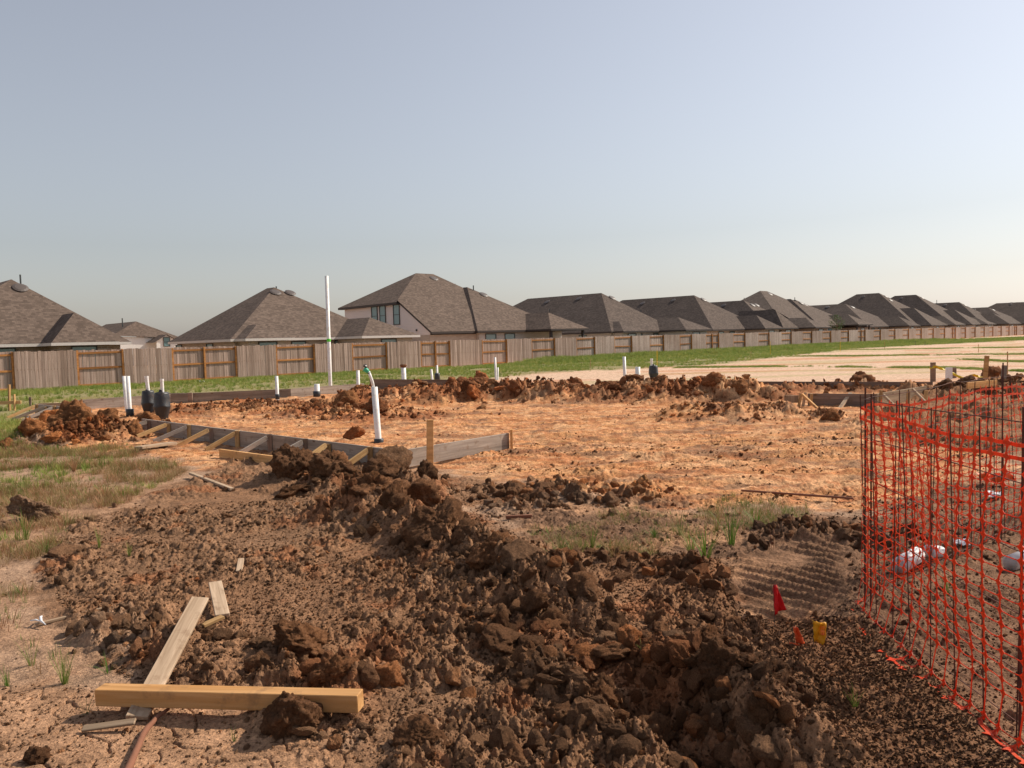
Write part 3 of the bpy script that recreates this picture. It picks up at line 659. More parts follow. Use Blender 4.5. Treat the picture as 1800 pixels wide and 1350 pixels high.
# lamp mast far right and the small tree behind the fence
lm = thing('lamp_mast', 'tall far floodlight mast rising over the last roofs at the right', 'light mast', Vector((atY(1788, 545, 300).x, 300, 0)))
zt = atY(1788, 533, 300).z
MB().tube([(0, 0, 0), (0, 0, zt)], [.35, .2], 8).build('mast', M_metal, lm)
for k in range(-2, 3): MB().box(-.35, .35, -.3, .3, -.35, .35).build('floodlight', M_metal, lm, loc=(k*1.1, (k % 2)*.6, zt-.1*(k % 2)))
def small_tree():
    u, z = uv(1470, 563, 46); o = thing('small_tree', 'small sparse leafy tree standing just behind the fence', 'tree', W(u, 46, 0)); h = z+.6
    m = MB(); m.tube([(0, 0, 0), (.05, 0, h*.45), (0, .05, h*.85)], [.07, .05, .015], 8)
    for k in range(9):
        a = k*2.4; zz = h*(.45+.05*k); m.tube([(0, 0, zz), (cos(a)*.5, sin(a)*.5, zz+.35), (cos(a)*.9, sin(a)*.9, zz+.75)], [.025, .015, .006], 5)
    m.build('trunk', M_brown, o)
    V = []; F = []
    for k in range(900):
        a = random.uniform(0, 2*pi); zz = random.uniform(h*.5, h*1.03); rr = 1.15*sqrt(random.random())*sin(pi*min(1, max(.12, (zz/h-.42)/.65)))
        if sin(a*3+zz*4) > .55: continue
        c = Vector((cos(a)*rr, sin(a)*rr, zz)); e = Euler((random.uniform(-1, 1), random.uniform(-1, 1), random.uniform(0, 6))).to_matrix(); s = random.uniform(.05, .10); b = len(V)
        V += [c+e @ Vector(q)*s for q in ((-1, 0, 0), (0, -.5, .1), (1.2, 0, 0), (0, .5, .1))]; F.append((b, b+1, b+2, b+3))
    link('crown', mesh('crown', V, F, M_leaf), o)
small_tree()

# ================================================================== CLODS
def clod_mesh(name, seed, lod=4, cuts=9, rough=.16, flat=1.0, mat=None):
    rn = random.Random(seed); bm = bmesh.new(); bmesh.ops.create_icosphere(bm, subdivisions=lod, radius=1)
    pl = []
    for _ in range(cuts):
        n = Vector((rn.gauss(0, 1), rn.gauss(0, 1), rn.gauss(0, 1))).normalized(); pl.append((n, rn.uniform(.42, .85)))
    from mathutils import noise as mn
    off = Vector((rn.uniform(0, 50), rn.uniform(0, 50), rn.uniform(0, 50)))
    for v in bm.verts:
        d = v.co.normalized(); r = 1.0; w_ = d+mn.noise_vector(d*1.7+off)*(.22 if lod > 3 else .08)
        for n, q in pl:
            k = w_.dot(n)
            if k > .05: r = min(r, q/k)
        r *= 1+rough*(mn.fractal(d*2.2+off, .7, 2.1, 5)*.8+.7*mn.fractal(d*6+off, .6, 2.2, 4))
        c1 = mn.voronoi(d*2.7+off)[0]; r -= (.35+rough)*max(0, .13-(c1[1]-c1[0]))
        if lod > 2:
            c2 = mn.voronoi(d*6+off)[0]; r += (.055 if lod > 3 else .07)*(.45-c2[0])
            if lod > 3: c3 = mn.voronoi(d*16+off)[0]; r += .035*(.4-c3[0])
        v.co = d*r; v.co.z *= flat
    me = bpy.data.meshes.new(name); bm.to_mesh(me); bm.free()
    me.polygons.foreach_set('use_smooth', [lod > 3]*len(me.polygons)); me.materials.append(mat or M_clod); return me
CL_HI = [clod_mesh('clod', 100+i, 4, (5, 8, 11, 7, 9, 6, 12, 8)[i], (.17, .13, .24, .15, .27, .14, .2, .24)[i]) for i in range(8)]
CL_BIG = [clod_mesh('clod', 600+i, 5, (6, 9, 12, 8, 10)[i], (.16, .2, .26, .18, .24)[i]) for i in range(5)]
CL_MID = [clod_mesh('clod', 200+i, 3, 7+i, .13) for i in range(8)]
CL_LO = [clod_mesh('crumb', 300+i, 2, 5+i % 4, .28) for i in range(8)]
CL_SLAB = [clod_mesh('clod', 400+i, 4, 7, .12, .5) for i in range(3)]

def scatter(name, pts, rots, scls, cols, protos, label, cat=None, mat=None):
    """one mass object: geometry nodes instance the prototype meshes on the given points"""
    coll = bpy.data.collections.new(name+'_shapes')
    for i, m in enumerate(protos):
        o = bpy.data.objects.new('shape', m); coll.objects.link(o)
    me = bpy.data.meshes.new(name); n = len(pts); me.vertices.add(n); me.vertices.foreach_set('co', np.asarray(pts, np.float32).ravel())
    a = me.attributes.new('rot', 'FLOAT_VECTOR', 'POINT'); a.data.foreach_set('vector', np.asarray(rots, np.float32).ravel())
    a = me.attributes.new('scl', 'FLOAT_VECTOR', 'POINT'); a.data.foreach_set('vector', np.asarray(scls, np.float32).ravel())
    a = me.attributes.new('idx', 'INT', 'POINT'); a.data.foreach_set('value', RNG.integers(0, len(protos), n).astype(np.int32))
    if cols is not None:
        a = me.attributes.new('soil', 'FLOAT_COLOR', 'POINT'); a.data.foreach_set('color', np.concatenate([cols, np.ones((n, 1))], 1).astype(np.float32).ravel())
    o = link(name, me); tag(o, label, cat, kind='stuff')
    ng = bpy.data.node_groups.new(name, 'GeometryNodeTree'); ng.interface.new_socket('Geometry', in_out='INPUT', socket_type='NodeSocketGeometry'); ng.interface.new_socket('Geometry', in_out='OUTPUT', socket_type='NodeSocketGeometry')
    N = ng.nodes; gi = N.new('NodeGroupInput'); go = N.new('NodeGroupOutput'); iop = N.new('GeometryNodeInstanceOnPoints'); ci = N.new('GeometryNodeCollectionInfo')
    ci.inputs['Collection'].default_value = coll; ci.inputs['Separate Children'].default_value = True; ci.inputs['Reset Children'].default_value = True
    m2p = N.new('GeometryNodeMeshToPoints')
    def attr(nm, ty):
        x = N.new('GeometryNodeInputNamedAttribute'); x.data_type = ty; x.inputs['Name'].default_value = nm; return x.outputs['Attribute']
    L = ng.links.new; L(gi.outputs[0], m2p.inputs['Mesh']); L(m2p.outputs[0], iop.inputs['Points']); L(ci.outputs[0], iop.inputs['Instance'])
    iop.inputs['Pick Instance'].default_value = True; L(attr('idx', 'INT'), iop.inputs['Instance Index'])
    e2r = N.new('FunctionNodeEulerToRotation'); L(attr('rot', 'FLOAT_VECTOR'), e2r.inputs[0]); L(e2r.outputs[0], iop.inputs['Rotation'])
    L(attr('scl', 'FLOAT_VECTOR'), iop.inputs['Scale']); L(iop.outputs[0], go.inputs[0])
    md = o.modifiers.new('scatter', 'NODES'); md.node_group = ng
    return o
def sample(P, n, rmax=None):
    lo = P.min(0); hi = P.max(0); out = []
    while sum(len(a) for a in out) < n:
        x = RNG.uniform(lo[0], hi[0], n*2); y = RNG.uniform(lo[1], hi[1], n*2); k = inside(x, y, P)
        if rmax: k &= np.hypot(x, y) < rmax
        out.append(np.stack([x[k], y[k]], 1))
    return np.concatenate(out)[:n]
def alongs(k, n, spread=.8):
    P, R = SPOIL[k][0], SPOIL[k][1]; seg = np.linalg.norm(np.diff(P, axis=0), axis=1); c = np.concatenate([[0], np.cumsum(seg)]); t = RNG.uniform(0, c[-1], n)
    i = np.clip(np.searchsorted(c, t)-1, 0, len(seg)-1); q = P[i]+(P[i+1]-P[i])*((t-c[i])/seg[i])[:, None]
    return q+RNG.normal(0, R*spread*.7, (n, 2))
EXC = [(gp([(176, 1232), (634, 1243)]), .09), (gp([(352, 1042), (243, 1262)]), .07), (gp([(378, 1024), (391, 1082)]), .05), (gp([(62, 1098), (188, 1068)]), .03), (gp([(387, 805), (488, 815)]), .08),
       (gp([(1362, 1104), (1363, 1108)]), .10), (gp([(1385, 1128), (1445, 1136)]), .13), (gp([(145, 1280), (238, 1268)]), .04), (gp([(230, 1350), (275, 1270), (297, 1254)]), .05), (gp([(1512, 1060), (1600, 1170), (1700, 1250), (1800, 1330)]), .05)]
def crumbs(name, xy, smin, smax, protos, label, power=2.2, sink=.35, tint=1.0, pat=None):
    n = len(xy); u = RNG.random(n); s = smin*(1+u*((smax/smin)**(1-power)-1))**(1/(1-power))
    x, y = xy[:, 0], xy[:, 1]; k = sdf(x, y, Z_track) < .03
    if pat is not None: k &= fbm(x/pat[0], y/pat[1], 3, 91)+RNG.normal(0, .05, n) > pat[2]
    k &= ~((sdf(x, y, Z_fine) > .03) & (s > .020)); k &= ~((sdf(x, y, Z_finel) > .1) & (s > .05) & (RNG.random(n) < .8))
    k &= ~((fbm(x/.55, y/.55, 3, 91)+RNG.normal(0, .04, n) < .46) & (s > .03) & (s < .1) & (y < 10))
    for P, R in EXC: k &= ~((segdist(x, y, P) < R+s*.4) & (s > .014))
    xy = xy[k]; s = s[k]; n = len(s)
    z = height(xy[:, 0], xy[:, 1]); c = soil(xy[:, 0], xy[:, 1])*RNG.uniform(.85, 1.3, (n, 1))*tint
    sc = s[:, None]*.5*RNG.uniform(.5, 1.4, (n, 3)); z = z+s*.5*(1-2*sink)*.6
    return scatter(name, np.column_stack([xy, z]), RNG.uniform(0, 6.28, (n, 3)), sc, np.clip(c, 0, 1), protos, label)
crumbs('soil_crumbs', np.concatenate([sample(Z_dark, 30000, 9.5), sample(Z_fine, 12000, 6), alongs(0, 1200), alongs(1, 2500), alongs(2, 4000), alongs(3, 2000), sample(Z_mid, 9000, 9)]), .006, .05, CL_LO, 'loose dark brown crumbs of dug soil over the foreground', 2.5)
crumbs('fine_crumbs', np.concatenate([sample(Z_dark, 26000, 6.5), sample(Z_mid, 8000, 6.5), sample(Z_crack, 2500, 5)]), .005, .02, CL_LO, 'finest dark brown crumbs of soil over the foreground', 2.2)
crumbs('soil_lumps', np.concatenate([sample(Z_dark, 900, 10.5), alongs(0, 400), alongs(1, 500), alongs(2, 800), alongs(3, 400), alongs(4, 260)]), .035, .13, CL_MID, 'fist sized lumps of dug soil strewn over the foreground', 2.4)
crumbs('pad_crumbs', np.concatenate([sample(Z_pad, 16000), sample(Z_pad, 16000, 14)]), .010, .08, CL_LO, 'fine orange and brown crumbs on the levelled clay pad', 2.8, sink=.6, tint=.7, pat=(.9, .26, .55))
crumbs('clay_crumbs', np.concatenate([alongs(5, 1500), alongs(6, 3500), alongs(7, 2600), alongs(9, 500), alongs(10, 200), alongs(12, 1400), alongs(13, 700), alongs(15, 900), alongs(16, 300), alongs(17, 900), alongs(18, 500)]), .03, .13, CL_LO, 'orange clay crumbs along the heaps round the pad', 2.6)
crumbs('clay_lumps', np.concatenate([alongs(5, 70), alongs(6, 230), alongs(7, 90), alongs(8, 50), alongs(12, 110), alongs(13, 60), alongs(15, 60)]), .10, .24, CL_MID, 'bigger lumps of orange and brown clay piled along the heaps', 2.0)
crumbs('sandy_crumbs', np.concatenate([sample(Z_meadow, 2500), sample(Z_crack, 2200)]), .006, .03, CL_LO, 'small pale crumbs on the sandy ground at the left', 2.4)

# large single clods: px centre, base y, width px, height factor, label
BIG = [
 (700, 940, 70, .8, 'c', 'clod leaning on the lower right side of the biggest dark clod'), (825, 1000, 64, .9, 'c', 'clod between the wide reddish clod and the tall split clod'), (960, 1075, 60, .9, 'c', 'dark clod in the shadowed gap under the tall split clod'), (1195, 1160, 72, .9, 's', 'angular tan clod above the upright clod of the lower ridge'), (1275, 1250, 84, 1.0, 'c', 'dark upright clod at the edge of the lower hole'), (1060, 1170, 60, .9, 's', 'tan angular clod at the middle of the lower ridge'), (940, 1200, 50, .9, 'c', 'lone clod between the two ridges'), (1150, 1270, 74, 1.0, 'c', 'ragged clod hanging over the hole from the left'),
 (525, 858, 88, 1.05, 'c', 'tall tilted brown clod leaning at the end of the yellow board'), (592, 868, 92, 1.0, 'c', 'rounded brown clod between the tilted clod and the form corner'),
 (682, 868, 112, .95, 's', 'broad cracked clod standing in front of the form corner'), (655, 918, 135, .82, 'c', 'biggest dark clod, just in front of the form corner'),
 (742, 905, 80, .75, 'c', 'dark clod on the right shoulder of the big clod heap'), (775, 985, 125, .8, 'c', 'wide dark reddish clod midway down the spoil ridge'),
 (862, 1035, 84, .9, 'c', 'brown clod next to the tall split clod on the ridge'), (925, 1052, 96, 1.0, 's', 'tall split clod with a tan face on the spoil ridge'),
 (1020, 1088, 74, .7, 'c', 'squat tan faced clod at the right end of the upper ridge'), (846, 1100, 36, 1.0, 'c', 'small upright tan clod below the ridge in the middle'),
 (514, 1292, 104, .98, 'c', 'crumbly dark clod lying against the yellow timber'), (530, 1160, 108, .55, 'c', 'flat tan clod behind the yellow timber'),
 (585, 1222, 84, .8, 'c', 'pale crusted clod just behind the right end of the yellow timber'), (688, 1215, 62, .9, 'c', 'clod right of the pale crusted one behind the timber end'),
 (802, 1212, 42, 1.35, 's', 'pointed upright clod with a sunlit side in the lower middle'), (742, 1330, 96, .8, 'c', 'large rough clod at the bottom middle'),
 (838, 1322, 46, 1.1, 's', 'smooth faced clod right of the bottom middle clod'), (60, 920, 84, .7, 'o', 'sandy clod with a tuft before it at the left edge'),
 (4, 935, 34, .9, 'o', 'sandy clod cut by the left edge'), (52, 790, 58, .85, 'o', 'block shaped orange clay clod at the left end of the heap'), (10, 796, 34, .7, 'o', 'low orange clod in the grass at the left edge'),
 (138, 780, 96, .95, 'o', 'largest orange clay clod of the left heap'), (98, 752, 52, .9, 'o', 'orange clod on the left shoulder of the left heap'), (190, 762, 62, .8, 'o', 'orange clod in the middle of the left heap'),
 (262, 762, 44, .9, 'o', 'orange clod at the end of the left heap near the form boards'), (660, 742, 46, .9, 'd', 'dark orange lump behind the large white pipe'), (612, 730, 64, .7, 'o', 'sloping orange lump left of the large white pipe'), (632, 706, 38, .9, 'o', 'dark lump at the foot of a thin white pipe'),
 (1010, 700, 52, .9, 'd', 'brown lump at the middle of the back heap'), (950, 690, 26, 1.2, 'd', 'small pointed lump at the crest of the back heap'), (1080, 700, 60, .8, 'd', 'broad lump right of the middle of the back heap'),
 (1165, 702, 66, .85, 'd', 'wide brown lump in front of the black wrapped pipe'), (1240, 706, 60, .8, 'd', 'lump at the right end of the back heap'), (1300, 712, 50, .7, 'o', 'orange lump beyond the right end of the back heap'),
 (812, 704, 50, .8, 'd', 'brown lump at the left third of the back heap'), (745, 706, 50, .8, 'd', 'lump near the capped white pipe'), (1510, 694, 60, .75, 'd', 'layered dark lump behind the rear form board'),
 (1745, 668, 44, .8, 'd', 'dark lump beside the leaning post beyond the netting'), (1235, 1195, 96, .8, 'c', 'large dark clod above the hole on the lower right'), (1165, 1205, 70, .9, 'c', 'upright clod left of the hole on the lower right'),
 (1105, 1165, 66, .8, 'c', 'clod halfway down the lower ridge'), (1335, 1245, 88, .7, 'c', 'dark clod at the right rim of the hole'), (1290, 1348, 60, .9, 's', 'tan angular clod at the bottom edge right of centre'),
 (1352, 1350, 74, .9, 's', 'layered slab like clod at the bottom edge on the right'), (1240, 1130, 52, .6, 'c', 'clod under the tyre marks at the head of the lower ridge'), (1290, 1115, 40, .8, 'c', 'rounded dark clod near the red flag'),
 (1060, 1250, 62, .9, 'c', 'clod in the hollow left of the lower ridge'), (985, 1290, 66, .9, 'c', 'clod in the rubble left of the lower ridge'), (1120, 1300, 60, 1.0, 'c', 'tall clod left of the hole near the bottom'), (905, 1350, 60, .8, 'c', 'clod cut by the bottom edge in the middle'),
 (215, 1335, 0, 0, 'x', ''), (68, 1335, 42, .75, 'c', 'dark clod on the cracked mud at the bottom left'), (200, 1145, 34, .9, 'o', 'reddish clod left of the grey plank'), (120, 985, 60, .5, 's', 'flat slab of dried mud above the white stick'),
 (1215, 735, 0, 0, 'x', ''), (1462, 745, 38, .8, 'o', 'small cone of orange soil in front of the rear form board'), (770, 822, 0, 0, 'x', ''), (725, 790, 0, 0, 'x', ''), (622, 776, 42, .7, 'd', 'dark crumbled lump inside the form near its corner'), (650, 1100, 0, 0, 'x', '')]
def big_clod(px, py, wpx, hf, k, label, group=None, mesh_=None):
    if wpx == 0: return
    p = at(px, py); d = p.y; s = wpx/FPX*d/2*(.96 if py < 900 else 1.06); p = at(px, py-wpx*.10); g = hzs(p.x, p.y)
    me = mesh_ or (random.choice(CL_SLAB) if k == 's' else random.choice(CL_BIG if wpx > 80 else CL_HI)); o = link('dirt_clod', me, None, (p.x, p.y, (g*.7 if py > 850 else g*.8)+s*hf*.55))
    if k == 's': o.rotation_euler = (random.uniform(.2, .6), random.uniform(-.4, .4), random.uniform(0, 6)); o.scale = (s*1.05, s*.95, s*1.25*hf)
    else: o.scale = (s*1.08, s*1.0, s*hf*1.1); o.rotation_euler = (random.uniform(-.3, .3), random.uniform(-.3, .3), random.uniform(0, 6))
    c = soil(np.array([p.x]), np.array([p.y]))[0]
    if k in 'cs': c = C_dark*random.uniform(.8, 1.2) if k == 'c' else C_mud*random.uniform(.75, 1.0)
    if k == 'o': c = (C_clay*.45+C_red*.45)*random.uniform(.8, 1.0) if py < 810 else C_sand*random.uniform(.85, 1.0)
    if k == 'd': c = (C_red*.5+C_dark*.6)*random.uniform(.8, 1.15)
    o['soil'] = [float(x) for x in c]; tag(o, label, 'dirt clod', group or 'large clods of dug soil'); return o
for b in BIG: big_clod(*b)
# smaller single clods that still show their shape
LM = [(1210, 1300, 'the hole on the lower right'), (634, 1236, 'the right end of the yellow timber'), (176, 1225, 'the left end of the yellow timber'), (925, 1010, 'the tall split clod'), (1400, 1120, 'the orange marker flag'), (1366, 1060, 'the red marker flag'),
      (700, 810, 'the form corner'), (666, 740, 'the large white pipe'), (385, 1055, 'the pale broken board'), (802, 1190, 'the pointed upright clod'), (775, 940, 'the wide reddish clod'), (655, 880, 'the biggest dark clod'), (1098, 660, 'the tall white pipe on the back heap'),
      (1149, 660, 'the black wrapped drain on the back heap'), (870, 655, 'the lone white pipe'), (711, 665, 'the capped white pipe'), (138, 745, 'the largest orange clod'), (52, 775, 'the block shaped orange clod'), (226, 700, 'the pair of white pipes'), (1640, 660, 'the taped post'),
      (1729, 660, 'the tallest brown post'), (1665, 725, 'the small far pipe piece'), (755, 790, 'the yellow stake'), (580, 680, 'the foot of the tallest white pole'), (1020, 1060, 'the squat tan clod'), (742, 1290, 'the large clod at the bottom middle'), (1352, 1310, 'the layered slab at the bottom'),
      (1330, 700, 'the right end of the back heap'), (985, 1250, 'the rubble clod left of the lower ridge'), (350, 1045, 'the upper end of the long plank'), (1400, 700, 'the rear form board'), (1010, 685, 'the middle of the back heap'), (530, 1130, 'the flat tan clod'), (290, 760, 'the braced form boards')]
def pix(p):
    q = CR.T @ (np.array(p)-np.array([0, 0, HCAM])); return 900+FPX*q[0]/-q[2], 675-FPX*q[1]/-q[2]
USED = {}
GR = [('clods of the upper ridge', 'dark', (0, 1), 26, (34, 74)), ('clods of the lower ridge', 'dark', (2, 3), 30, (36, 80)), ('clods behind the timber', 'brown', (4,), 12, (24, 42)),
      ('lumps of the back heap', 'brown', (6,), 22, (18, 36)), ('lumps of the left heap', 'orange', (5,), 10, (20, 38)), ('lumps behind the netting', 'dark', (12,), 12, (18, 34))]
for gr, tone, ks, n, (a, b) in GR:
    j = 0
    while j < n:
        q = alongs(random.choice(ks), 1, .8)[0]
        if q[1] < 2.2: continue
        px, py = pix((q[0], q[1], .1)); w_ = random.uniform(a, b)
        if not (10 < px < 1790 and py < 1340): j += 1; continue
        d, lx, ly, nm = min((math.hypot(px-x, (py-y)*1.6), x, y, t) for x, y, t in LM)
        side = ('left of' if px < lx else 'right of') if abs(px-lx) > 1.2*abs(py-ly) else ('beyond' if py < ly else 'in front of')
        shp = random.choice(('rounded', 'angular', 'flat', 'tall')); size = 'small' if w_ < a+(b-a)*.4 else 'middling' if w_ < a+(b-a)*.75 else 'large'
        dist = 'just ' if d < 45 else '' if d < 95 else 'well '
        lab = f'{size} {shp} {tone} clod {dist}{side} {nm}'
        if lab in USED: continue
        USED[lab] = 1; j += 1
        s = w_/FPX*q[1]/2; g = hzs(q[0], q[1]); o = link('dirt_clod', random.choice(CL_MID if s/q[1]*FPX < 14 else CL_HI), None, (q[0], q[1], g+s*.4))
        fx = {'rounded': (1, 1, .9), 'angular': (1.15, .85, .8), 'flat': (1.2, 1.1, .5), 'tall': (.8, .8, 1.25)}[shp]; o.scale = tuple(s*f*random.uniform(.92, 1.08) for f in fx); o.rotation_euler = (random.uniform(-.35, .35), random.uniform(-.35, .35), random.uniform(0, 6))
        c = soil(q[:1], q[1:])[0]*random.uniform(.85, 1.2)
        if tone == 'brown': c = (C_red*.5+C_dark*.6)*random.uniform(.8, 1.2) if ks == (6,) else C_mud*.8
        if tone == 'dark': c = C_dark*random.uniform(.75, 1.1)
        if tone == 'orange': c = (C_clay+C_red)*.45
        o['soil'] = [float(x) for x in np.clip(c, 0, 1)]; tag(o, lab, 'dirt clod', gr)

# ================================================================== FORM BOARDS
def form_run(parent, A, B, out, ht=.29, z0=0.0, mat=None, stakes=8, brace=.55, n_boards=2, brace_on=True, flip=False):
    A = Vector(A[:2]+(0,)) if len(A) > 2 else Vector((*A, 0)); B = Vector((B[0], B[1], 0)); d = (B-A).normalized(); out = Vector((*out, 0)).normalized()
    for i in range(n_boards):
        p = A+(B-A)*(i/n_boards)+d*.003; q = A+(B-A)*((i+1)/n_boards)-d*.003
        beam('board', (p.x, p.y, z0+ht/2), (q.x, q.y, z0+ht/2), .038, ht, mat or M_form, parent)
    for i in range(stakes):
        t = (i+.5)/stakes+random.uniform(-.02, .02); p = A+(B-A)*t+out*.045; jt = random.uniform(-.015, .015)
        s = beam('stake', (p.x, p.y, z0-.12), (p.x+jt, p.y+jt, z0+ht-.015+random.uniform(-.02, .03)), .045, .075, random.choice((M_stake, M_formdk)), parent)
        if brace_on:
            a = p+out*.045+d*.0; a.z = z0+ht-.04; b = p+out*(brace+random.uniform(-.06, .08))+d*random.uniform(-.15, .1); b.z = z0+hzs(b.x, b.y)+.01
            beam('brace', a, b, .04, .075, random.choice((M_form, M_stake, M_form)), parent)
A_ = at(250, 736, .29); B_ = at(700, 791, .29); C_ = at(893, 759, .29)
nrm = -Vector((UD[0], UD[1], 0))
f1 = thing('slab_form', 'weathered timber slab form running from the barrels to its near corner, braced outside', 'formwork', (A_.x, A_.y, 0))
form_run(f1, (A_.x, A_.y), (B_.x, B_.y), nrm[:2], stakes=9, n_boards=3)
vn = -Vector((VD[0], VD[1], 0))
f2 = thing('slab_form', 'short grey form board rising rightwards from the near corner', 'formwork', (B_.x, B_.y, 0))
beam('board', (B_.x+.03, B_.y+.035, .16), (C_.x, C_.y, .15), .038, .24, M_form, f2)
beam('stake', (C_.x+.05, C_.y-.02, -.1), (C_.x+.05, C_.y-.02, .33), .09, .04, M_yellow, f2)
L1 = at(62, 712, .29); L0 = at(160, 722, .29); L2 = at(500, 686, .28)
f3 = thing('slab_form', 'low braced form at the far left corner of the pad', 'formwork', (L1.x, L1.y, 0))
form_run(f3, (L1.x, L1.y), (L0.x, L0.y), nrm[:2], stakes=6, n_boards=1, brace=.75, ht=.32)
Lc = at(125, 707, .34); beam('board', (L1.x+.05, L1.y+.05, .16), (Lc.x, Lc.y, .16), .038, .34, M_grey, f3)
f4 = thing('slab_form', 'long pale form board along the grass at the back left of the pad', 'formwork', (L2.x, L2.y, 0))
pts4 = [at(126, 704, .29), at(300, 693, .29), at(510, 684, .29), at(640, 674, .29)]
for a, b in zip(pts4[:-1], pts4[1:]): d = (b-a).normalized()*.004; beam('board', a+d-Vector((0, 0, .16)), b-d-Vector((0, 0, .16)), .038, .34, M_form, f4)
f5 = thing('slab_form', 'dark form board behind the capped white pipe', 'formwork', (at(700, 668)[0], at(700, 668)[1], 0))
a = at(650, 667, .36); b = at(838, 668, .36); beam('board', a-Vector((0, 0, .17)), b-Vector((0, 0, .17)), .038, .36, M_formdk, f5)
f5b = thing('slab_form', 'reddish board end standing right of the two black barrels', 'formwork', (at(310, 700)[0], at(310, 700)[1], 0))
a = at(290, 692, .30); b = at(338, 691, .30); beam('board', a-Vector((0, 0, .15)), b-Vector((0, 0, .15)), .038, .32, M_formdk, f5b)
f6 = thing('slab_form', 'long brown form board at the back right of the pad', 'formwork', (at(1300, 690)[0], at(1300, 690)[1], 0))
pts6 = [at(1170, 669.5, .30), at(1300, 671, .30), at(1450, 671.5, .30), at(1640, 672, .30)]
for i, (a, b) in enumerate(zip(pts6[:-1], pts6[1:])): d = (b-a).normalized()*.004; beam('board', a+d-Vector((0, 0, .15)), b-d-Vector((0, 0, .15)), .038, .32, M_formdk if i else M_form, f6)
f7 = thing('slab_form', 'brown form board with leaning braces and stakes left of the netting', 'formwork', (at(1450, 715)[0], at(1450, 715)[1], 0))
a = at(1420, 692, .29); b = at(1548, 693, .29); beam('board', a-Vector((0, 0, .15)), b-Vector((0, 0, .15)), .038, .31, M_formdk, f7)
def stick(par, x0, y0, x1, y1, Y, wd=.09, th=.035, mat=M_stake, nm='stake', dy=0): beam(nm, atY(x0, y0, Y), atY(x1, y1, Y-dy), wd, th, mat, par, roll=pi/2 if False else 0)
Yf = a.y-.1
stick(f7, 1408, 692, 1404, 716, Yf-.1, mat=M_stake); stick(f7, 1416, 690, 1411, 716, Yf-.15, mat=M_grey); stick(f7, 1410, 693, 1437, 718, Yf-.25, .05, .05, M_yellow, 'brace', .4)
stick(f7, 1427, 692, 1425, 714, Yf-.1); stick(f7, 1495, 691, 1474, 721, Yf-.2, .08, .04, M_grey, 'brace', .5); stick(f7, 1502, 692, 1497, 716, Yf-.1, mat=M_formdk)
beam('board', atY(1391, 695, Yf), atY(1391, 708, Yf), .035, .32, M_grey, f7)
f8 = thing('slab_form', 'pale plywood form panel with crossed braces seen through the netting', 'formwork', (at(1590, 710)[0], at(1590, 710)[1], 0))
a = at(1540, 693, .30); b = at(1628, 679, .30); beam('board', a-Vector((0, 0, .17)), b-Vector((0, 0, .17)), .038, .36, M_grey, f8)
for x0, y0, x1, y1 in ((1604, 684, 1628, 708), (1553, 694, 1573, 714)): stick(f8, x0, y0, x1, y1, a.y-.4, .05, .05, M_grey, 'brace', .3)
for x in (1549, 1597, 1628): stick(f8, x, 686, x-2, 712, a.y-.05, .09, .04, M_stake)

# loose timber
def lay(name, px0, py0, px1, py1, wd, th, mat, label, cat, z0=.03, z1=.03, group=None, warp=0, roll=0):
    a = at(px0, py0); b = at(px1, py1); a.z = hzs(a.x, a.y)+z0; b.z = hzs(b.x, b.y)+z1
    a = atz(px0, py0, a.z); b = atz(px1, py1, b.z); return tag(beam(name, a, b, wd, th, mat, warp=warp, roll=roll), label, cat, group)
def atz(x, y, z): return at(x, y, z)
LG = 'loose lumber lying on the dirt'
lay('plank', 243, 787, 305, 779, .19, .04, M_grey, 'short grey plank lying on the sand left of the form braces', 'plank', .04, .04, LG)
lay('board', 387, 797, 488, 811, .04, .14, M_yellow, 'yellow board on edge at the foot of the form braces', 'board', .08, .08, LG)
lay('stick', 335, 832, 408, 860, .05, .03, M_grey, 'thin grey lath half buried left of the clods', 'stick', .06, .03, LG)
lay('beam', 176, 1221, 634, 1232, .078, .080, M_yellow, 'yellow square timber lying across the foreground', 'timber', .085, .075, LG)
PB = at(352, 1052, .22); PA = at(240, 1262, .02)
tag(beam('plank', PA, (PB.x, PB.y, PB.z), .098, .022, M_grey, roll=.15), 'long weathered plank sloping under the yellow timber', 'plank', LG)
lay('lath', 145, 1281, 238, 1268, .034, .012, M_grey, 'short broken lath at the lower end of the long plank', 'lath', .02, .04, LG, roll=.5)
lay('lath', 378, 1024, 391, 1082, .085, .02, M_grey, 'pale broken board piece right of the long plank top', 'lath', .12, .06, LG)
lay('lath', 356, 1100, 392, 1084, .045, .02, M_stake, 'short tan splinter below the pale board piece', 'lath', .05, .07, LG)
lay('stick', 62, 1098, 188, 1068, .022, .018, M_grey, 'thin white stick lying on the left sand', 'stick', .02, .03, LG)
lay('stick', 420, 1005, 424, 983, .045, .02, M_grey, 'tiny wood offcut standing in the rubble', 'stick', .03, .06, LG)
lay('stick', 889, 909, 935, 907, .03, .03, M_root, 'short reddish stick on the clay', 'stick', .03, .03, LG)
lay('rod', 1303, 862, 1500, 876, .022, .02, M_root, 'long thin rod lying across the clay', 'rod', .04, .03, LG)
lay('stick', 1185, 716, 1250, 712, .05, .03, M_grey, 'grey lath by the orange soil mound', 'stick', .08, .08, LG)
lay('plank', 1366, 717, 1400, 712, .16, .03, M_grey, 'pale wedge of plank before the rear form', 'plank', .04, .06, LG)
m = MB(); q = [(228, 1352), (252, 1300), (275, 1268), (297, 1254)]; q = [Vector(onground(x, y, .02)) for x, y in [(215, 1380)]+q]
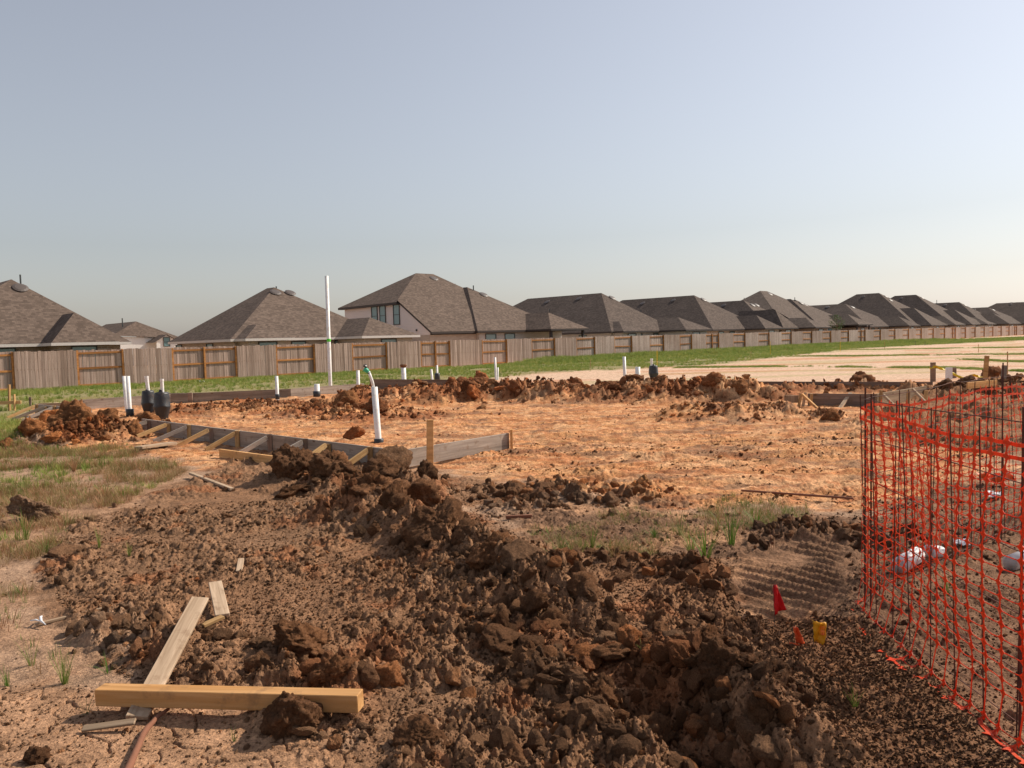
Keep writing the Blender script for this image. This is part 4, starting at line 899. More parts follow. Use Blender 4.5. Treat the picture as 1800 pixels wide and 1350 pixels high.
q = [q[0]]+[a_.lerp(b_, t_)+Vector((random.uniform(-.006, .006), 0, random.uniform(-.003, .005))) for a_, b_ in zip(q[:-1], q[1:]) for t_ in (.0, .33, .66)]+[q[-1]]; m.tube(q, [.017*(1-.6*(i_/(len(q)-1))**2)*random.uniform(.88, 1.12) for i_ in range(len(q))], 9); tag(m.build('root', M_root, smooth=True), 'curved reddish root reaching in from the bottom left', 'root', LG)
# bent white tie on the stick
p = onground(72, 1096, .02); m = MB(); m.tube([p+Vector(v) for v in ((-.02, .05, .02), (.0, .0, .03), (.02, -.03, .015), (.07, -.07, .005))], [.004, .008, .008, .003], 6)
m.tube([p+Vector(v) for v in ((-.06, -.01, .012), (-.02, -.02, .02), (.02, -.03, .012))], [.003, .006, .003], 6); tag(m.build('plastic_tie', M_paper, smooth=True), 'small white plastic scrap at the end of the thin stick', 'litter')

# stakes
def post(px, ytop, ybot, wd, th, mat, label, cat='stake', lean=(0, 0), group='wooden stakes', z=0, rz=0, name='stake', tip=True):
    b = at(px, ybot, z); g = hzs(b.x, b.y); top = atY(px+lean[0], ytop, b.y)
    L = top.z-g+.15; bm = bmesh.new(); bmesh.ops.create_cube(bm, size=1); bmesh.ops.scale(bm, vec=(wd, th, L), verts=bm.verts); bmesh.ops.translate(bm, vec=(0, 0, L/2), verts=bm.verts)
    bmesh.ops.bevel(bm, geom=bm.edges[:], offset=min(wd, th)*.06, segments=1, affect='EDGES')
    me = bpy.data.meshes.new(name); bm.to_mesh(me); bm.free(); me.materials.append(mat); o = link(name, me, None, (b.x, b.y, g-.15)); d = top-Vector((b.x, b.y, g)); 
    o.rotation_euler = (0, math.atan2(d.x, L), rz); return tag(o, label, cat, group)
post(755, 738, 830, .085, .045, M_yellow, 'yellow stake standing in front of the right form board', lean=(1, 0), rz=.35)
bb = thing('batter_board', 'survey batter board of two stakes and a cross piece at the left edge', 'batter board', at(18, 722))
beam('stake', atY(17, 722, at(18, 722).y), atY(16, 676, at(18, 722).y), .09, .04, M_stake, bb); beam('stake', atY(26, 727, at(18, 722).y-.1), atY(25, 693, at(18, 722).y-.1), .07, .04, M_stake, bb)
beam('cross_piece', atY(-14, 709, at(18, 722).y-.05), atY(37, 707, at(18, 722).y-.05), .03, .10, M_stake, bb)
post(53, 698, 716, .07, .04, M_formdk, 'dark short stake behind the far left form corner')
post(1640, 637, 672, .16, .05, M_formdk, 'brown post with yellow tape tied round it', 'post', name='post', group='posts beyond the netting')
post(1677, 646, 664, .15, .05, M_formdk, 'short brown post right of the taped post', 'post', name='post', group='posts beyond the netting')
post(1729, 625, 682, .12, .05, M_stake, 'tallest brown post, leaning right beside the dark lump', 'post', lean=(6, 0), name='post', group='posts beyond the netting')
post(1762, 642, 692, .12, .05, M_form, 'grey post right of the tallest brown post', 'post', lean=(4, 0), name='post', group='posts beyond the netting')
for x, y0, y1, c, lab in ((1038, 632, 648, M_stake, 'thin lath in the grass right of the pipe field'), (1155, 616, 652, M_tape, 'thin yellow stake behind the black wrapped pipe'), (764, 636, 668, M_stake, 'thin orange lath between two small white pipes'),
        (1320, 617, 628, M_stake, 'small survey lath at the foot of the far grass'), (1354, 600, 624, M_tape, 'yellow survey lath at the far grass edge'), (1477, 600, 618, M_tape, 'far yellow survey lath near the small tree'), (1555, 600, 614, M_stake, 'farthest survey lath in the far grass'), (1771, 618, 664, M_stake, 'tall thin lath right of the grey post'),
        (1609, 600, 607, M_metal, 'short dark rod on the far field, left one'), (1626, 600, 607, M_metal, 'short dark rod on the far field, right one'), (1720, 605, 620, M_stake, 'faint lath beyond the leaning post')):
    post(x, y0, y1, .03, .02, c, lab, 'survey lath', group='survey laths', name='lath')
# caution tape
a = at(1640, 672); Yt = a.y
def ribbon(name, pts, wd, mat, label, cat, twist=.5, parent=None):
    V = []; F = []; n = len(pts); P = [Vector(p) for p in pts]; Q = []
    for i in range(n-1):
        for k in range(6): Q.append(P[i].lerp(P[i+1], k/6)+Vector((0, 0, -.015*sin(pi*k/6))))
    Q.append(P[-1])
    for i, p in enumerate(Q):
        t = (Q[min(i+1, len(Q)-1)]-Q[max(0, i-1)]).normalized(); an = twist*sin(i*.7)+.3; s = t.cross(Vector((0, 1, 0))).normalized()*cos(an)+Vector((0, 1, 0))*sin(an)
        V += [p-s*wd/2, p+s*wd/2]
    for i in range(len(Q)-1): F.append((2*i, 2*i+1, 2*i+3, 2*i+2))
    me = mesh(name, V, F, mat, True); o = link(name, me, parent); md = o.modifiers.new('t', 'SOLIDIFY'); md.thickness = .002
    return tag(o, label, cat)
ribbon('caution_tape', [atY(1634, 647, Yt-.1), atY(1645, 644, Yt-.1), atY(1668, 652, Yt-.4), atY(1690, 664, Yt-.8), atY(1712, 659, Yt-1.1), atY(1728, 663, Yt-1.2), atY(1735, 672, Yt-1.3)], .085, M_tape, 'yellow caution tape sagging between the brown posts', 'tape', 1.2)
lay('board', 1700, 678, 1752, 673, .03, .14, M_yellow, 'tan board lying behind the netting below the caution tape', 'board', .45, .45, LG)
# plywood box
p = at(1668, 680); o = MB().box(-.09, .09, -.03, .03, 0, .34).build('plywood_sheet', M_paper, loc=(p.x, p.y, .22)); tag(o, 'small white board standing under the caution tape', 'board')

# ================================================================== PIPES
def pipe(px, ytop, ybot, rpx, label, parts=(), lean=0, z=0, name='white_pipe', group='white pipes standing in the pad', pxt=None):
    b = at(px, ybot, z); g = hzs(b.x, b.y)-.12; r = rpx/FPX*b.y; top = atY(pxt if pxt else px, ytop, b.y)
    o = thing(name, label, 'pipe', (b.x, b.y, g), 0, group); d = top-Vector((b.x, b.y, g)); n = 16
    def ring(z_, rr, tx): return [Vector((d.x*tx+rr*cos(2*pi*k/n), rr*sin(2*pi*k/n), z_)) for k in range(n)]
    V = ring(0, r, 0)+ring(d.z, r, 1)+ring(d.z, r*.82, 1)+ring(d.z-.25, r*.82, .95); F = []
    for i in range(3):
        for k in range(n): F.append((i*n+k, i*n+(k+1) % n, (i+1)*n+(k+1) % n, (i+1)*n+k))
    F.append(tuple(range(3*n, 4*n))); me = mesh('tube', V, F, M_pvc, False); me.polygons.foreach_set('use_smooth', [i < n for i in range(len(F))]); link('tube', me, o)
    return o, b, g, r, d
def collar(o, r, z0, z1, mat=M_black, nm='black_sleeve', dx=0):
    m = MB(); m.tube([(dx, 0, z0), (dx, 0, z0+.02), (dx, 0, (z0+z1)/2), (dx, 0, z1-.01), (dx, 0, z1)], [r*1.25, r*1.35, r*1.28, r*1.35, r*1.1], 14); return m.build(nm, mat, o, smooth=True)
pipe(224, 661, 724, 3.4, 'left one of the pair of white pipes in the left heap', pxt=218)
o, b, g, r, d = pipe(229, 661, 734, 3.4, 'right one of the pair of white pipes, dark sleeve at its foot', pxt=224.5); collar(o, r*1.5, .1, .30)
def barrel(px, ytop, ybot, wpx, pyt, ppx, rp, label, lean=0):
    b = at(px, ybot); g = hzs(b.x, b.y)-.05; r = wpx/2/FPX*b.y; zt = atY(px, ytop, b.y).z-g; o = thing('wrapped_drain', label, 'wrapped drain pipe', (b.x, b.y, g), 0, 'black wrapped drains')
    m = MB(); n = 28; prof = [(.62, 0), (.72, .2), (.98, .46), (1.0, .50), (1.03, .53), (.98, .56), (.93, .8), (.86, .97), (.8, 1.0), (.3, 1.02), (.24, 1.1), (.2, 1.1)]
    V = []; F = []
    for i, (q, z) in enumerate(prof):
        for k in range(n):
            a_ = 2*pi*k/n; wv = 1+.025*sin(3*a_+i)+.018*sin(7*a_+i*2); V.append((q*r*wv*cos(a_), q*r*wv*sin(a_), z*zt*(1+.01*sin(5*a_))))
    for i in range(len(prof)-1):
        for k in range(n): F.append((i*n+k, i*n+(k+1) % n, (i+1)*n+(k+1) % n, (i+1)*n+k))
    me = mesh('black_wrap', V, F, M_black, True); link('black_wrap', me, o)
    rr = rp/FPX*b.y; zp = atY(px, pyt, b.y).z-g; m = MB(); dx = (ppx-px)/FPX*b.y; dl = lean/FPX*b.y
    m.tube([(dx, 0, zt*.9), (dx-dl, 0, zp), ], rr, 14, False); m.tube([(dx-dl, 0, zp-.06), (dx-dl, 0, zp)], rr*1.12, 14, False); m.build('tube', M_pvc, o, smooth=True); return o
barrel(262, 687, 733, 23, 661, 263, 3.2, 'left one of two black wrapped drains, white pipe on top', 2)
barrel(286, 690, 739, 28, 666, 288, 3.0, 'right and wider one of two black wrapped drains', 0)
barrel(1149, 643, 668, 17, 630, 1146, 2.2, 'single black wrapped drain beyond the back heap', 0)
o, b, g, r, d = pipe(488, 661, 706, 2.9, 'thin white pipe with a black band near its foot', pxt=486); collar(o, r*1.0, .20, .36)
o, b, g, r, d = pipe(557, 675, 697, 4.8, 'stubby wide white pipe with a black base'); collar(o, r*1.0, .1, .32)
o, b, g, r, d = pipe(581, 485, 689, 3.2, 'tallest white pole with a lime green band', pxt=574); zz = atY(578, 598, b.y).z-g; collar(o, r*.8, zz-.06, zz+.06, M_lime, 'green_band', d.x*zz/d.z); collar(o, r*1.1, .1, .25)
pipe(630, 651, 694, 3.0, 'thin white pipe left of the bent green topped pipe', pxt=629)
o, b, g, r, d = pipe(666, 680, 777, 5.6, 'large white pipe near the form corner, thin bent tube and green wrapping on top', pxt=658); collar(o, r*1.15, .05, .20)
P0 = Vector((d.x, 0, d.z)); k = b.y/FPX
m = MB(); pts = [P0+Vector((0, 0, -.1)), P0+Vector((-3*k, 0, 8*k)), P0+Vector((-6*k, 0, 18*k)), P0+Vector((-9*k, 0, 27*k))]; m.tube(pts, 2.6*k, 12); m.build('bent_tube', M_pvc, o, smooth=True)
m = MB(); q = P0+Vector((-11*k, 0, 27*k)); m.tube([q+Vector((3*k, 0, -1*k)), q+Vector((0, 0, 1*k)), q+Vector((-4*k, 0, 4*k)), q+Vector((-4*k, 0, 9*k))], [2*k, 4*k, 5*k, 3*k], 10); m.build('green_wrapping', M_green, o)
m = MB(); m.tube([q+Vector((-4*k, 0, 8*k)), q+Vector((-3*k, 0, 11*k)), q+Vector((-1*k, 0, 12*k))], [3.6*k, 4*k, 1*k], 8); m.tube([q+Vector((3*k, 0, -3*k)), q+Vector((1*k, 0, 1*k))], [3*k, 2*k], 8); m.build('black_tape', M_black, o)
o, b, g, r, d = pipe(711, 645, 684, 4.2, 'white pipe with a brown dirt cap', pxt=709); m = MB(); m.tube([(d.x, 0, d.z-.02), (d.x, 0, d.z+.06), (d.x, 0, d.z+.1)], [r*1.1, r*1.5, r*1.2], 10); m.build('dirt_cap', M_brown, o)
pipe(761, 649, 676, 2.0, 'short thin white pipe left of the orange lath', pxt=758)
o, b, g, r, d = pipe(769, 642, 672, 1.8, 'short white pipe with a black clamp, right of the orange lath', pxt=768); collar(o, r*2.0, d.z*.25, d.z*.6)
o, b, g, r, d = pipe(872, 628, 668, 1.9, 'lone white pipe rising from the left part of the back heap', pxt=870)
pipe(875, 646, 668, 1.4, 'very short dark banded pipe beside the lone pipe')
pipe(1099, 627, 676, 2.8, 'tall white pipe on the crest of the back heap', pxt=1097)
pipe(1121, 645, 668, 4.4, 'short white stub pipe left of the black wrapped drain')
def lying(px0, py0, px1, py1, rr, label, z=0.0):
    a = at(px0, py0); b = at(px1, py1); a.z = hzs(a.x, a.y)+rr; b.z = hzs(b.x, b.y)+rr; n = 20; d = (b-a); e = d.normalized()
    m = MB(); m.tube([a+e*.12, a, a, b], [rr*.86, rr*.86, rr, rr], n, True); o = m.build('plastic_pipe', M_pvc, smooth=False); me = o.data; me.polygons.foreach_set('use_smooth', [len(p.vertices) == 4 for p in me.polygons]); return tag(o, label, 'pipe', 'pipes lying inside the netting')
lying(1776, 1003, 1850, 975, .055, 'wide white pipe lying at the right edge')
lying(1580, 1010, 1612, 994, .058, 'white pipe stub lying left inside the netting')
lying(1632, 990, 1652, 984, .05, 'greyish pipe stub right of the white stub inside the netting')
lying(1644, 730, 1658, 730, .09, 'small far white pipe piece behind the netting')
lying(1514, 714, 1530, 711, .06, 'white stub seen at the top left of the netting')
def crumple(px, py, s, mat, name, label, cat, flat=.4, up=0, seed=1):
    rn = random.Random(seed); p = onground(px, py, s*flat*.4+up); n = 7; V = []; F = []
    for i in range(n):
        for j in range(n): V.append(((i/(n-1)-.5)*2*s+rn.uniform(-.2, .2)*s, (j/(n-1)-.5)*1.3*s+rn.uniform(-.2, .2)*s, rn.uniform(0, flat)*s))
    for i in range(n-1):
        for j in range(n-1): F.append((i*n+j, (i+1)*n+j, (i+1)*n+j+1, i*n+j+1))
    me = mesh(name, V, F, mat); o = link(name, me, None, p, (0, 0, rn.uniform(0, 3))); md = o.modifiers.new('t', 'SOLIDIFY'); md.thickness = .003; return tag(o, label, cat)
crumple(1690, 964, .075, M_paper, 'paper_scrap', 'crumpled white paper on the ground inside the netting', 'litter', seed=2)
crumple(1745, 878, .10, M_paper, 'paper_scrap', 'white scrap farther back inside the netting', 'litter', seed=3)
crumple(1752, 858, .16, M_oflag, 'netting_scrap', 'crumpled bit of red orange netting on the ground', 'litter', .7, seed=4)
crumple(355, 672, .16, M_paper, 'paper_scrap', 'tiny white litter at the foot of the fence', 'litter', seed=5)
crumple(390, 671, .14, M_oflag, 'plastic_scrap', 'tiny reddish litter at the foot of the fence', 'litter', seed=6)

# ================================================================== FLAGS
def flag(pts, Y, mat, label, stake_to, seed=0, ink=False, name='marker_flag'):
    o = thing(name, label, 'marker flag', (atY(stake_to[0], stake_to[1], Y).x, Y, hz(atY(stake_to[0], stake_to[1], Y).x, Y)), 0, 'utility marker flags'); O = o.location
    rn = random.Random(seed); P = [atY(x, y, Y) for x, y in pts]; nu, nv = 9, 11; V = []; F = []
    for i in range(nv):
        t = i/(nv-1); l = P[0].lerp(P[3], t); r_ = P[1].lerp(P[2], t)
        for j in range(nu):
            s = j/(nu-1); q = l.lerp(r_, s); V.append(q+Vector((0, .012*sin(s*7+t*3+seed)+.006*rn.uniform(-1, 1), .003*rn.uniform(-1, 1)))-O)
    for i in range(nv-1):
        for j in range(nu-1): F.append((i*nu+j, i*nu+j+1, (i+1)*nu+j+1, (i+1)*nu+j))
    me = mesh('flag_sheet', V, F, mat, True); s = link('flag_sheet', me, o); s.modifiers.new('t', 'SOLIDIFY').thickness = .001
    m = MB(); m.tube([P[0]-O+Vector((0, .004, 0)), atY(stake_to[0], stake_to[1], Y)-O+Vector((0, 0, -.05))], .0015, 5); m.build('wire_stem', M_metal, o); return o, P
yb = at(1382, 1110)
flag([(1360, 1028), (1366, 1029), (1381, 1070), (1361, 1081)], at(1370, 1105).y, M_red, 'red marker flag with a drooping pointed top', (1362, 1104), 1)
o, P = flag([(1429, 1091), (1454, 1096), (1447, 1132), (1429, 1127)], at(1440, 1137).y, M_yflag, 'yellow marker flag with small red printed signs', (1430, 1136), 2)
def inkmarks(o):
    Y = at(1440, 1137).y-.016; m = MB()
    def ln(x0, y0, x1, y1):
        a = atY(x0, y0, Y)-o.location; b = atY(x1, y1, Y)-o.location; m.tube([a, b], .0011, 4)
    # two rows of small red characters
    for (x, y) in ((1443, 1102), (1443, 1110)):
        ln(x, y, x+7, y+.6); ln(x, y, x-.3, y+5.5); ln(x+7, y+.6, x+6.6, y+6); ln(x-.3, y+5.5, x+6.6, y+6); ln(x+3.4, y, x+3.1, y+6)
    ln(1442.6, 1113, 1449.6, 1113.6)
    m.build('printed_marks', M_ink, o)
inkmarks(o)
flag([(1394, 1101), (1402, 1103), (1415, 1131), (1398, 1133)], at(1400, 1136).y, M_oflag, 'crumpled orange marker flag fallen between the red and yellow flags', (1392, 1134), 3)
o = [x for x in bpy.data.objects if x.get('label', '').startswith('crumpled orange')][0]
m = MB(); Y = at(1400, 1136).y
P_ = [atY(x, y, Y-.02)-o.location for x, y in ((1387, 1129), (1400, 1131), (1412, 1136), (1389, 1137))]; m.add(P_, [(0, 1, 2, 3)]); l = m.build('folded_corner', M_oflag, o); l.modifiers.new('t', 'SOLIDIFY').thickness = .002

# ================================================================== NETTING FENCE
def net_fence():
    path = [Vector(p) for p in ((2.35, 2.35, 0), (2.10, 2.75, 0), (2.02, 3.22, 0), (2.03, 3.9, 0), (2.07, 4.5, 0), (2.10, 4.85, 0), (2.20, 4.98, 0), (2.9, 5.55, 0), (3.83, 6.35, 0), (5.1, 7.45, 0), (6.3, 8.2, 0), (7.4, 7.6, 0), (7.6, 6.0, 0), (6.4, 4.2, 0), (4.6, 2.7, 0), (3.2, 2.1, 0), (2.35, 2.35, 0))]
    seg = [0]
    for a, b in zip(path[:-1], path[1:]): seg.append(seg[-1]+(b-a).length)
    T = seg[-1]
    def P(s):
        s = s % T
        for i in range(len(seg)-1):
            if s <= seg[i+1]: break
        return path[i].lerp(path[i+1], (s-seg[i])/(seg[i+1]-seg[i]))
    def D(s): return (P(s+.05)-P(s-.05)).normalized()
    o = thing('safety_fence', 'orange plastic netting tied to rusty wire mesh panels around a pit', 'safety fence', (2.1, 4.85, 0)); O = Vector(o.location)
    rn = random.Random(5)
    # wire mesh: verticals and horizontals as separate wires
    vm = MB(); vm.tube([(0, 0, 0), (0, 0, 1.34)], .0030, 6); vme = mesh('wire', vm.V, vm.F, M_rust)
    s = .03; k = 0
    while s < T:
        p = P(s); g = hzs(p.x, p.y); w_ = link('wire', vme, o, Vector((p.x, p.y, g-.03))-O, (rn.uniform(-.02, .02)+.02, rn.uniform(-.045, .02), 0)); s += .235; k += 1
    for z in (1.30, 1.06, .80, .55, .30, .07):
        m = MB(); pts = []
        n = 90
        for i in range(n+1):
            s = T*i/n; p = P(s); g = hzs(p.x, p.y); pts.append(p-O+Vector((0, 0, g*.6+z+.015*sin(s*1.7+z*5))))
        m.tube(pts, .0026, 5, False); m.build('wire', M_rust, o)
    # corner rods
    for s, h_ in ((seg[5], 1.36), (seg[5]-.1, 1.33), (seg[8], 1.42), (seg[9], 1.45), (seg[2], 1.38)):
        p = P(s); MB().tube([(0, 0, -.1), (.01, 0, h_)], .0055, 8).build('rod', M_rust, o, loc=p-O)
    # netting
    cw, ch = .112, .058; nc = int(T/cw); cw = T/nc; nrw = 21; V = []; F = []
    npos = {}
    for i in range(nc):
        s = i*cw; d = D(s); nrm_ = Vector((-d.y, d.x, 0)); p = P(s); g = hzs(p.x, p.y)
        outn = nrm_ if (p+nrm_-Vector((4.5, 5, 0))).length > (p-Vector((4.5, 5, 0))).length else -nrm_
        bulge = .03*sin(s*2.1)+.02*sin(s*5.3+1)
        for j in range(nrw+3):
            sag = .010*(sin(s*3.0)+.6*sin(s*7.3)); z = j*ch*.99+sag*(j/nrw)
            off = .02+bulge*sin(pi*min(1, j/nrw))+.004*rn.uniform(-1, 1)
            if j < 3:                            # loose lower edge lying out on the ground
                off += (3-j)*.030*(1+.4*sin(s*4)); z = max(0, (j-1.4))*ch*.8
            if j > nrw: continue
            q = p+outn*off+d*(.004*rn.uniform(-1, 1)+.006*sin(j*.35+s*3)); q.z = (hzs(q.x, q.y) if j < 3 else g)+.012+z
            npos[i, j] = (q, d)
    th = Vector((0, 0, 0))
    def quad(a, b, wv, nv):
        """thin box strand between a and b: wv half width vector, nv half thickness vector"""
        k = len(V); V.extend([a-wv-nv, a+wv-nv, b+wv-nv, b-wv-nv, a-wv+nv, a+wv+nv, b+wv+nv, b-wv+nv])
        F.extend([(k, k+1, k+2, k+3), (k+7, k+6, k+5, k+4), (k, k+4, k+5, k+1), (k+3, k+2, k+6, k+7), (k+1, k+5, k+6, k+2), (k, k+3, k+7, k+4)])
    for (i, j), (q, d) in npos.items():
        top = j >= nrw-1 or j == 0; n_ = Vector((-d.y, d.x, 0)); up = Vector((0, 0, 1)); 
        if j < 3: up = (npos[i, j+1][0]-q).normalized() if (i, j+1) in npos else up; n_ = d.cross(up).normalized()
        nv = n_*.0008; R = rn.uniform(.0205, .024)*(1.15 if top else 1); ri = R*.50
        k = len(V); ring = []
        for sgn in (-1, 1):
            for a in range(8):
                rr = R if a % 2 == 0 else ri; V.append(q+d*(rr*cos(a*pi/4)*1.15)+up*(rr*sin(a*pi/4)*1.25)+nv*sgn)
        F.append(tuple(k+a for a in range(8))); F.append(tuple(k+15-a for a in range(8)))
        for a in range(8): F.append((k+a, k+8+a, k+8+(a+1) % 8, k+(a+1) % 8))
        if (i, j+1) in npos: quad(q, npos[i, j+1][0], d*.0040, nv)
        i2 = (i+1) % nc
        if (i2, j) in npos:
            b = npos[i2, j][0]; mid = (q+b)/2+Vector((0, 0, rn.uniform(-.006, .002)))+n_*rn.uniform(-.003, .003); wv = up*(.008 if top else .0021)
            quad(q, mid, wv, nv); quad(mid, b, wv, nv)
    me = mesh('netting', [v-O for v in V], F, M_net); link('netting', me, o)
net_fence()

# ================================================================== GRASS AND WEEDS
def tuft_mesh(name, seed, nb=18, h=1.0, spread=.45, wd=.028, mat=None, curve=.6, base=.12):
    rn = random.Random(seed); V = []; F = []
    for _ in range(nb):
        a = rn.uniform(0, 2*pi); L = h*rn.uniform(.45, 1.0); lean = rn.uniform(.1, 1)*spread; b0 = Vector((cos(a), sin(a), 0))*rn.uniform(0, base); dr = Vector((cos(a+rn.uniform(-.6, .6)), sin(a+rn.uniform(-.6, .6)), 0))
        sd_ = Vector((-dr.y, dr.x, 0)); k = len(V); n = 3
        for i in range(n+1):
            t = i/n; p = b0+dr*(lean*L*(t*.6+curve*t*t))+Vector((0, 0, L*(t-.25*lean*t*t))); w_ = wd*(1-t)**.5*rn.uniform(.85, 1.15)
            if i < n: V += [p-sd_*w_/2, p+sd_*w_/2]
            else: V.append(p)
        for i in range(n-1): F.append((k+2*i, k+2*i+1, k+2*i+3, k+2*i+2))
        F.append((k+2*n-2, k+2*n-1, k+2*n))
    return mesh(name, V, F, mat)
T_g = [tuft_mesh('tuft', 500+i, 26, 1, .55, .045, M_grass, base=.45) for i in range(5)]
T_d = [tuft_mesh('tuft', 520+i, 24, 1, .9, .028, M_dry, base=.6) for i in range(5)]
T_w = [tuft_mesh('tuft', 540+i, 9, 1, .6, .028, M_weed, base=.12) for i in range(4)]
def grass(name, xy, h, protos, label, dens=None, hv=.35):
    if dens is not None: k = RNG.random(len(xy)) < dens(xy[:, 0], xy[:, 1]); xy = xy[k]
    n = len(xy); z = height(xy[:, 0], xy[:, 1], False)-.02; hh = (h(xy[:, 0], xy[:, 1]) if callable(h) else h)*RNG.uniform(1-hv, 1+hv, n)
    sc = np.column_stack([hh*1.0, hh*1.0, hh]); ro = np.column_stack([np.zeros(n), np.zeros(n), RNG.uniform(0, 6.28, n)])
    return scatter(name, np.column_stack([xy, z]), ro, sc, None, protos, label)
xy = np.concatenate([(lambda q: q[q[:, 0] > -34])(sample(Z_green, 90000)), (lambda q: q[(q[:, 0] > -30) & (q[:, 0]*VD[0]+q[:, 1]*VD[1] > 38)])(sample(Z_green, 60000))])
def gh(x, y):
    u = x*UD[0]+y*UD[1]; v = x*VD[0]+y*VD[1]; tall = sstep(36, 41.5, v)*sstep(38, 47, u)*(.5+.9*fbm(x/3, y/3, 2, 303)); return .15+.26*tall*1.1+.05*fbm(x/2, y/2, 2, 301)
def gd(x, y):
    u = x*UD[0]+y*UD[1]; v = x*VD[0]+y*VD[1]
    return np.clip(sstep(.30, .55, fbm(x/1.6, y/1.6, 3, 305))*(.45+.55*sstep(15, 35, u))+.5*sstep(38, 42, v), 0, 1)*np.clip(sstep(-.2, 1.5, sdf(x, y, Z_green))+.15, 0, 1)
grass('grass_strip', xy, gh, T_g, 'strip of green grass growing along the foot of the fence', gd)
# low grass lines out on the field
def band(pts, n, wd):
    P = gp(pts); seg = np.linalg.norm(np.diff(P, axis=0), axis=1); c = np.concatenate([[0], np.cumsum(seg)]); t = RNG.uniform(0, c[-1], n); i = np.clip(np.searchsorted(c, t)-1, 0, len(seg)-1)
    return P[i]+(P[i+1]-P[i])*((t-c[i])/seg[i])[:, None]+RNG.normal(0, wd, (n, 2))*np.array([.4, 1])
xy = np.concatenate([band([(1170, 647), (1400, 644), (1640, 647), (1900, 656)], 9000, .35), band([(1330, 627), (1500, 626), (1650, 624), (1900, 622)], 9000, .55), band([(1480, 615), (1700, 612), (1900, 610)], 7000, .8), band([(1700, 632), (1900, 640)], 2500, .5)])
grass('field_grass', xy, .11, T_g, 'thin lines of low grass on the pale field', lambda x, y: sstep(.42, .6, fbm(x/2.5, y/1.2, 3, 307)))
grass('far_grass', np.stack([RNG.uniform(10, 140, 5000), RNG.uniform(24, 160, 5000)], 1)[:], .06, T_g, 'scattered short grass over the far field', lambda x, y: ((x*VD[0]+y*VD[1]) < 42)*(y > 27)*.35*sstep(.5, .65, fbm(x/8, y/2, 2, 309)))
mea = (lambda q: q[q[:, 0] > -11])(sample(Z_meadow, 16000))
grass('dry_grass', mea, lambda x, y: .085+.03*fbm(x, y, 2, 5)+.004*y, T_d, 'dry reddish and straw coloured grass at the left', lambda x, y: sstep(.48, .60, fbm(x/.8, y/.5, 3, 311))*sstep(3.6, 6.5, y)*.7)
grass('meadow_grass', mea[6000:], .13, T_g, 'green grass patches at the left among the dry stalks', lambda x, y: sstep(.52, .60, fbm(x/1.3, y/.9, 3, 333))*.35*sstep(4.5, 8, y), hv=.5)
grass('low_weeds', mea[:6000], .11, T_w, 'low green weeds among the dry grass at the left', lambda x, y: sstep(.40, .55, fbm(x/1.1, y/.7, 3, 313))*.95*sstep(3.2, 7, y))
zone = gp([(930, 930), (1100, 900), (1250, 880), (1420, 890), (1430, 930), (1260, 985), (1080, 990), (940, 975)])
grass('patch_grass', sample(zone, 2600), .10, T_d+T_w, 'thin grass on the brown soil before the pad', lambda x, y: sstep(.45, .62, fbm(x/.5, y/.5, 3, 315))*.7)
zone2 = gp([(-60, 745), (35, 742), (60, 765), (30, 800), (-60, 810)])
grass('corner_grass', sample(zone2, 500), .16, T_g, 'fresh green grass at the left edge by the orange clods')
def weed(px, py, hpx, label, nb=12, mat=None, spread=.5, group='single weeds', wd=.03):
    p = onground(px, py, -.01); h = hpx/FPX*p.y; me = tuft_mesh('weed', px*7+py, int(nb*1.6), h*1.15, spread, max(wd*h*.6, 1.1/FPX*p.y), mat or M_weed, base=h*.08); o = link('weed', me, None, p); return tag(o, label, 'weed', group)
weed(112, 1195, 78, 'green grass clump left of the yellow timber', 20); weed(55, 1165, 62, 'thin grass clump left of the taller clump', 14); weed(12, 1200, 48, 'grass tuft at the left edge near the bottom', 12)
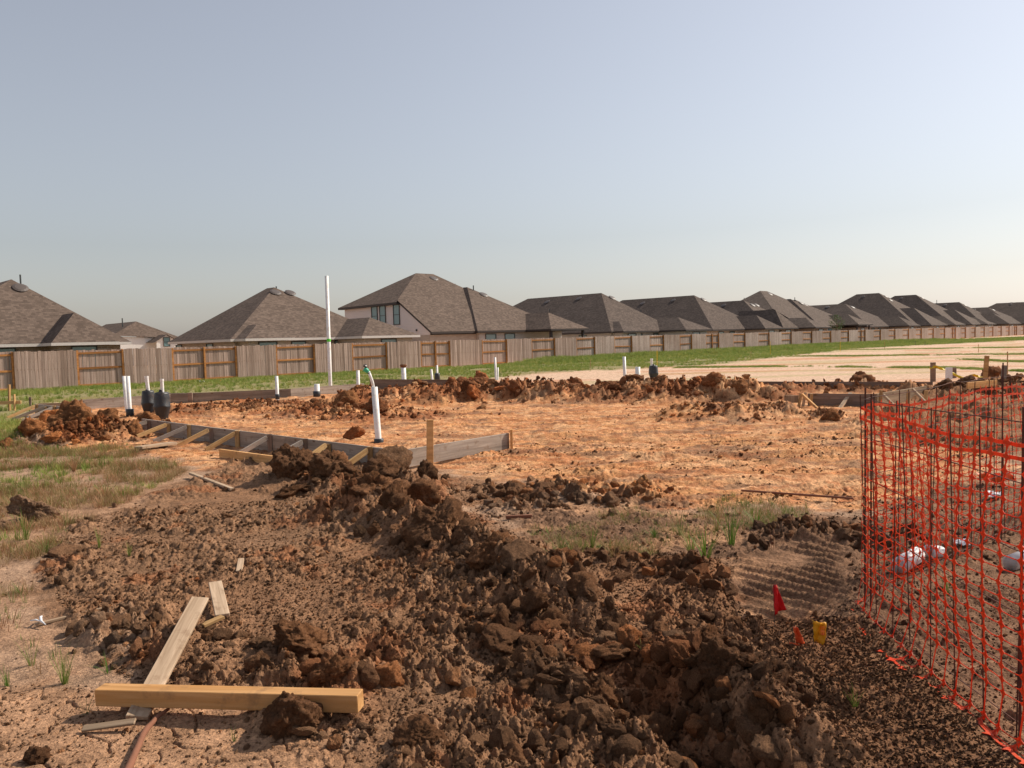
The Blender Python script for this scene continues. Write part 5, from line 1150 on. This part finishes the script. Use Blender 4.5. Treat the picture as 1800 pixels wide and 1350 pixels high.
weed(150, 1253, 52, 'small sprig at the left end of the yellow timber', 6, spread=.7); weed(412, 1305, 34, 'tiny sprig on the cracked mud below the timber', 6); weed(190, 1180, 40, 'low green tuft right of the clump, by the rubble', 10, spread=1.2)
weed(1215, 975, 58, 'green clump in the grass before the pad', 26, spread=.6); weed(1285, 965, 92, 'tallest branching weed in front of the pad', 14, spread=.55); weed(1360, 970, 60, 'dark reddish seedling stem', 3, M_root, .25)
weed(1505, 1262, 62, 'lone green sprig on the dark soil right of the hole', 8, spread=.6); weed(45, 950, 60, 'grass tuft before the sandy clod at the left', 18, spread=.8); weed(80, 975, 34, 'short tuft right of the sandy clod', 12, spread=.9)
weed(228, 985, 30, 'little green tuft in the brown rubble', 10); weed(1665, 1050, 70, 'grass blade clump just inside the netting', 6, spread=.35); weed(175, 970, 46, 'thin upright tuft at the rubble edge', 8, spread=.4)
weed(1130, 1195, 26, 'tiny green sprig in the lower ridge', 5, spread=1.0); weed(1080, 985, 46, 'straw coloured tuft by the spoil ridge', 12, M_dry, .9); weed(985, 975, 52, 'dry pale clump right of the dark clods', 22, M_dry, 1.1); weed(1040, 965, 44, 'small greenish clump beside the dry pale clump', 16, M_weed, .9)
weed(1150, 950, 26, 'bright low leafy patch left of the tall weed', 20, M_weed, 1.3); weed(1240, 985, 80, 'second green clump left of the tallest weed', 22, spread=.7); weed(1260, 940, 60, 'thin seeding stalks behind the tallest weed', 12, M_dry, .5); weed(1195, 945, 50, 'reddish dry stalks left of the green clump', 16, M_dry, .8); weed(1400, 930, 30, 'low green creeping patch by the dark mound', 24, spread=1.4); weed(1330, 925, 40, 'low bright tuft right of the tall weed', 20, M_weed, 1.2); weed(1300, 905, 34, 'low tuft behind the tall weed', 16, M_dry, 1.2)
weed(90, 905, 44, 'reddish dry clump above the sandy clod', 26, M_dry, 1.0); weed(185, 880, 46, 'reddish dry clump on the sandy rise', 26, M_dry, 1.2); weed(130, 830, 40, 'mixed green clump under the orange heap', 22, M_dry, .8)
print('objects', len(bpy.data.objects))
